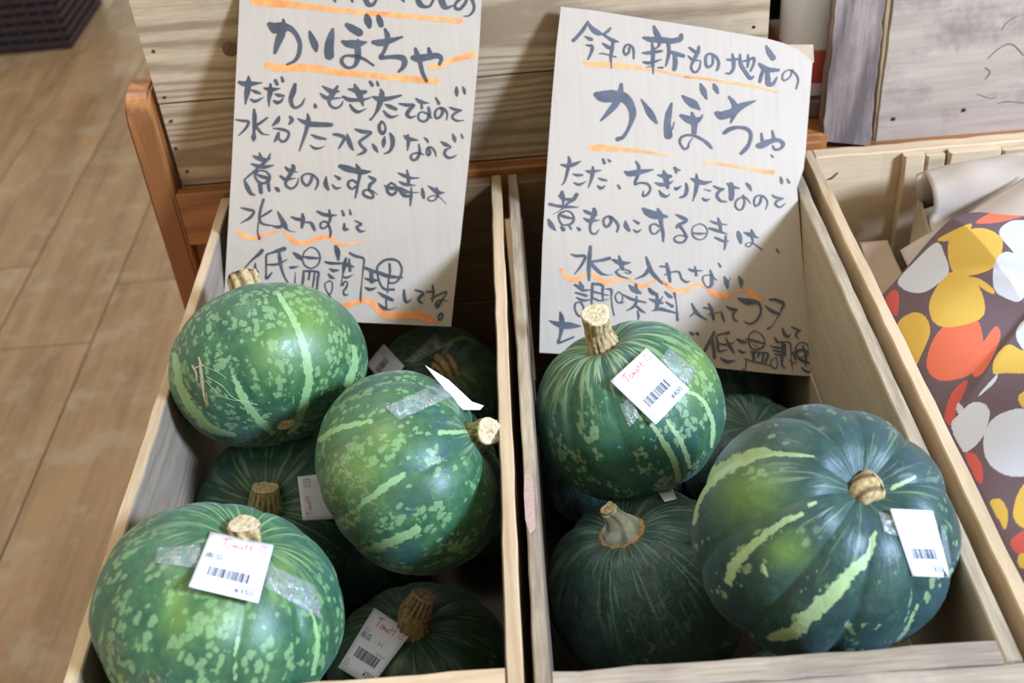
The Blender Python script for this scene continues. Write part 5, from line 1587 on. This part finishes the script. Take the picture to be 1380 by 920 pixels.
PQ = np.stack([XX.ravel(), YY.ravel()], -1)
def inside(poly, P):
    x, y = P[:, 0], P[:, 1]; r = np.zeros(len(P), bool); n = len(poly)
    for i in range(n):
        x1, y1 = poly[i]; x2, y2 = poly[(i + 1) % n]
        c = ((y1 > y) != (y2 > y)) & (x < (x2 - x1) * (y - y1) / (y2 - y1 + 1e-12) + x1)
        r ^= c
    return r
for cn in ('red', 'orange', 'yellow', 'white'):
    for (ox, oy, s, pts) in PET[cn]:
        q = np.array([(ox + a / s, oy + b / s) for a, b in pts])
        q = np.vstack([q[-2:], q, q[:3]]); cur = catmull(q, 6)[12:-12]
        w = np.array([cloth_hit(u, v)[:2] for u, v in cur])
        colr[inside(w, PQ)] = COLS[cn]
# the print goes on over the part of the bag that lies outside the photograph
rf_ = random.Random(21)
outm_ = proj(np.stack([PQ[:, 0], PQ[:, 1], ZZ.ravel()], -1))[:, 0] > 1384
for _ in range(75):
    cx, cy = rf_.uniform(0.42, 0.61), rf_.uniform(0.47, 1.05)
    if proj(np.array([[cx, cy, 0.63]]))[0][0] < 1412: continue
    colp = COLS[rf_.choice(('yellow', 'white', 'orange', 'red', 'yellow', 'white'))]
    a0 = rf_.uniform(0, 6.28); Lp = rf_.uniform(0.018, 0.026)
    tgt = (np.abs(colr - np.array(COLS['brown'])).sum(1) < 1e-6)
    for kk in range(2):
        a_ = a0 + kk * rf_.uniform(1.6, 2.6)
        dx, dy = PQ[:, 0] - cx - math.cos(a_) * Lp, PQ[:, 1] - cy - math.sin(a_) * Lp
        uu = dx * math.cos(a_) + dy * math.sin(a_); vv = -dx * math.sin(a_) + dy * math.cos(a_)
        m_ = ((uu / Lp) ** 2 + (vv / (Lp * (0.62 + 0.3 * uu / Lp))) ** 2 < 1) & tgt & outm_
        colr[m_] = colp
M_CLOTH, nt, b = new_mat('flower_print_cloth')
va = N(nt, 'ShaderNodeAttribute', attribute_name='print_colour')
tc = N(nt, 'ShaderNodeTexCoord').outputs['Object']
wv = noise(nt, tc, 1500, 2)
nt.links.new(mixc(nt, math_(nt, 'MULTIPLY', wv, 0.25), va.outputs['Color'], (0.5, 0.45, 0.42)), b.inputs['Base Color'])
b.inputs['Roughness'].default_value = 0.85; b.inputs['Specular IOR Level'].default_value = 0.2
V = np.stack([XX, YY, ZZ], -1).reshape(-1, 3)
idx = np.arange(gx_n * gy_n).reshape(gx_n, gy_n)
Fq = np.stack([idx[:-1, :-1], idx[1:, :-1], idx[1:, 1:], idx[:-1, 1:]], -1).reshape(-1, 4).tolist()
cb = empty('cloth_bag', (0.47, 0.75, RIM - 0.301), 'brown cloth bag printed with big yellow, white and orange flowers, filling the right crate', 'cloth bag')
top = mesh_obj('printed_face', V, Fq, M_CLOTH, cb, True)
ca = top.data.attributes.new('print_colour', 'FLOAT_COLOR', 'POINT')
ca.data.foreach_set('color', np.hstack([colr, np.ones((len(colr), 1))]).astype('f').ravel())
# body of the bag below the printed face
M_BROWN = plain('brown_cloth', COLS['brown'], 0.9, 0.1, var=0.05)
bdl = [(float(XX[i, 0]), float(YY[i, 0]), float(ZZ[i, 0])) for i in range(0, gx_n, 13)] + [(float(XX[-1, j]), float(YY[-1, j]), float(ZZ[-1, j])) for j in range(0, gy_n, 20)] + \
      [(float(XX[i, -1]), float(YY[i, -1]), float(ZZ[i, -1])) for i in range(gx_n - 1, -1, -13)] + [(float(XX[0, j]), float(YY[0, j]), float(ZZ[0, j])) for j in range(gy_n - 1, 0, -20)]
nb_ = len(bdl)
levels = [0.0, 0.03, 0.10, 0.22]
VV = []
for k, dz in enumerate(levels):
    for (x, y, z) in bdl:
        VV.append((x, y, max(z - dz, 0.352) if k < 3 else 0.352))
FF = [(k * nb_ + i, k * nb_ + (i + 1) % nb_, (k + 1) * nb_ + (i + 1) % nb_, (k + 1) * nb_ + i) for k in range(3) for i in range(nb_)]
FF.append(tuple(3 * nb_ + i for i in range(nb_)))
mesh_obj('bag_side', VV, FF, M_BROWN, cb, True)
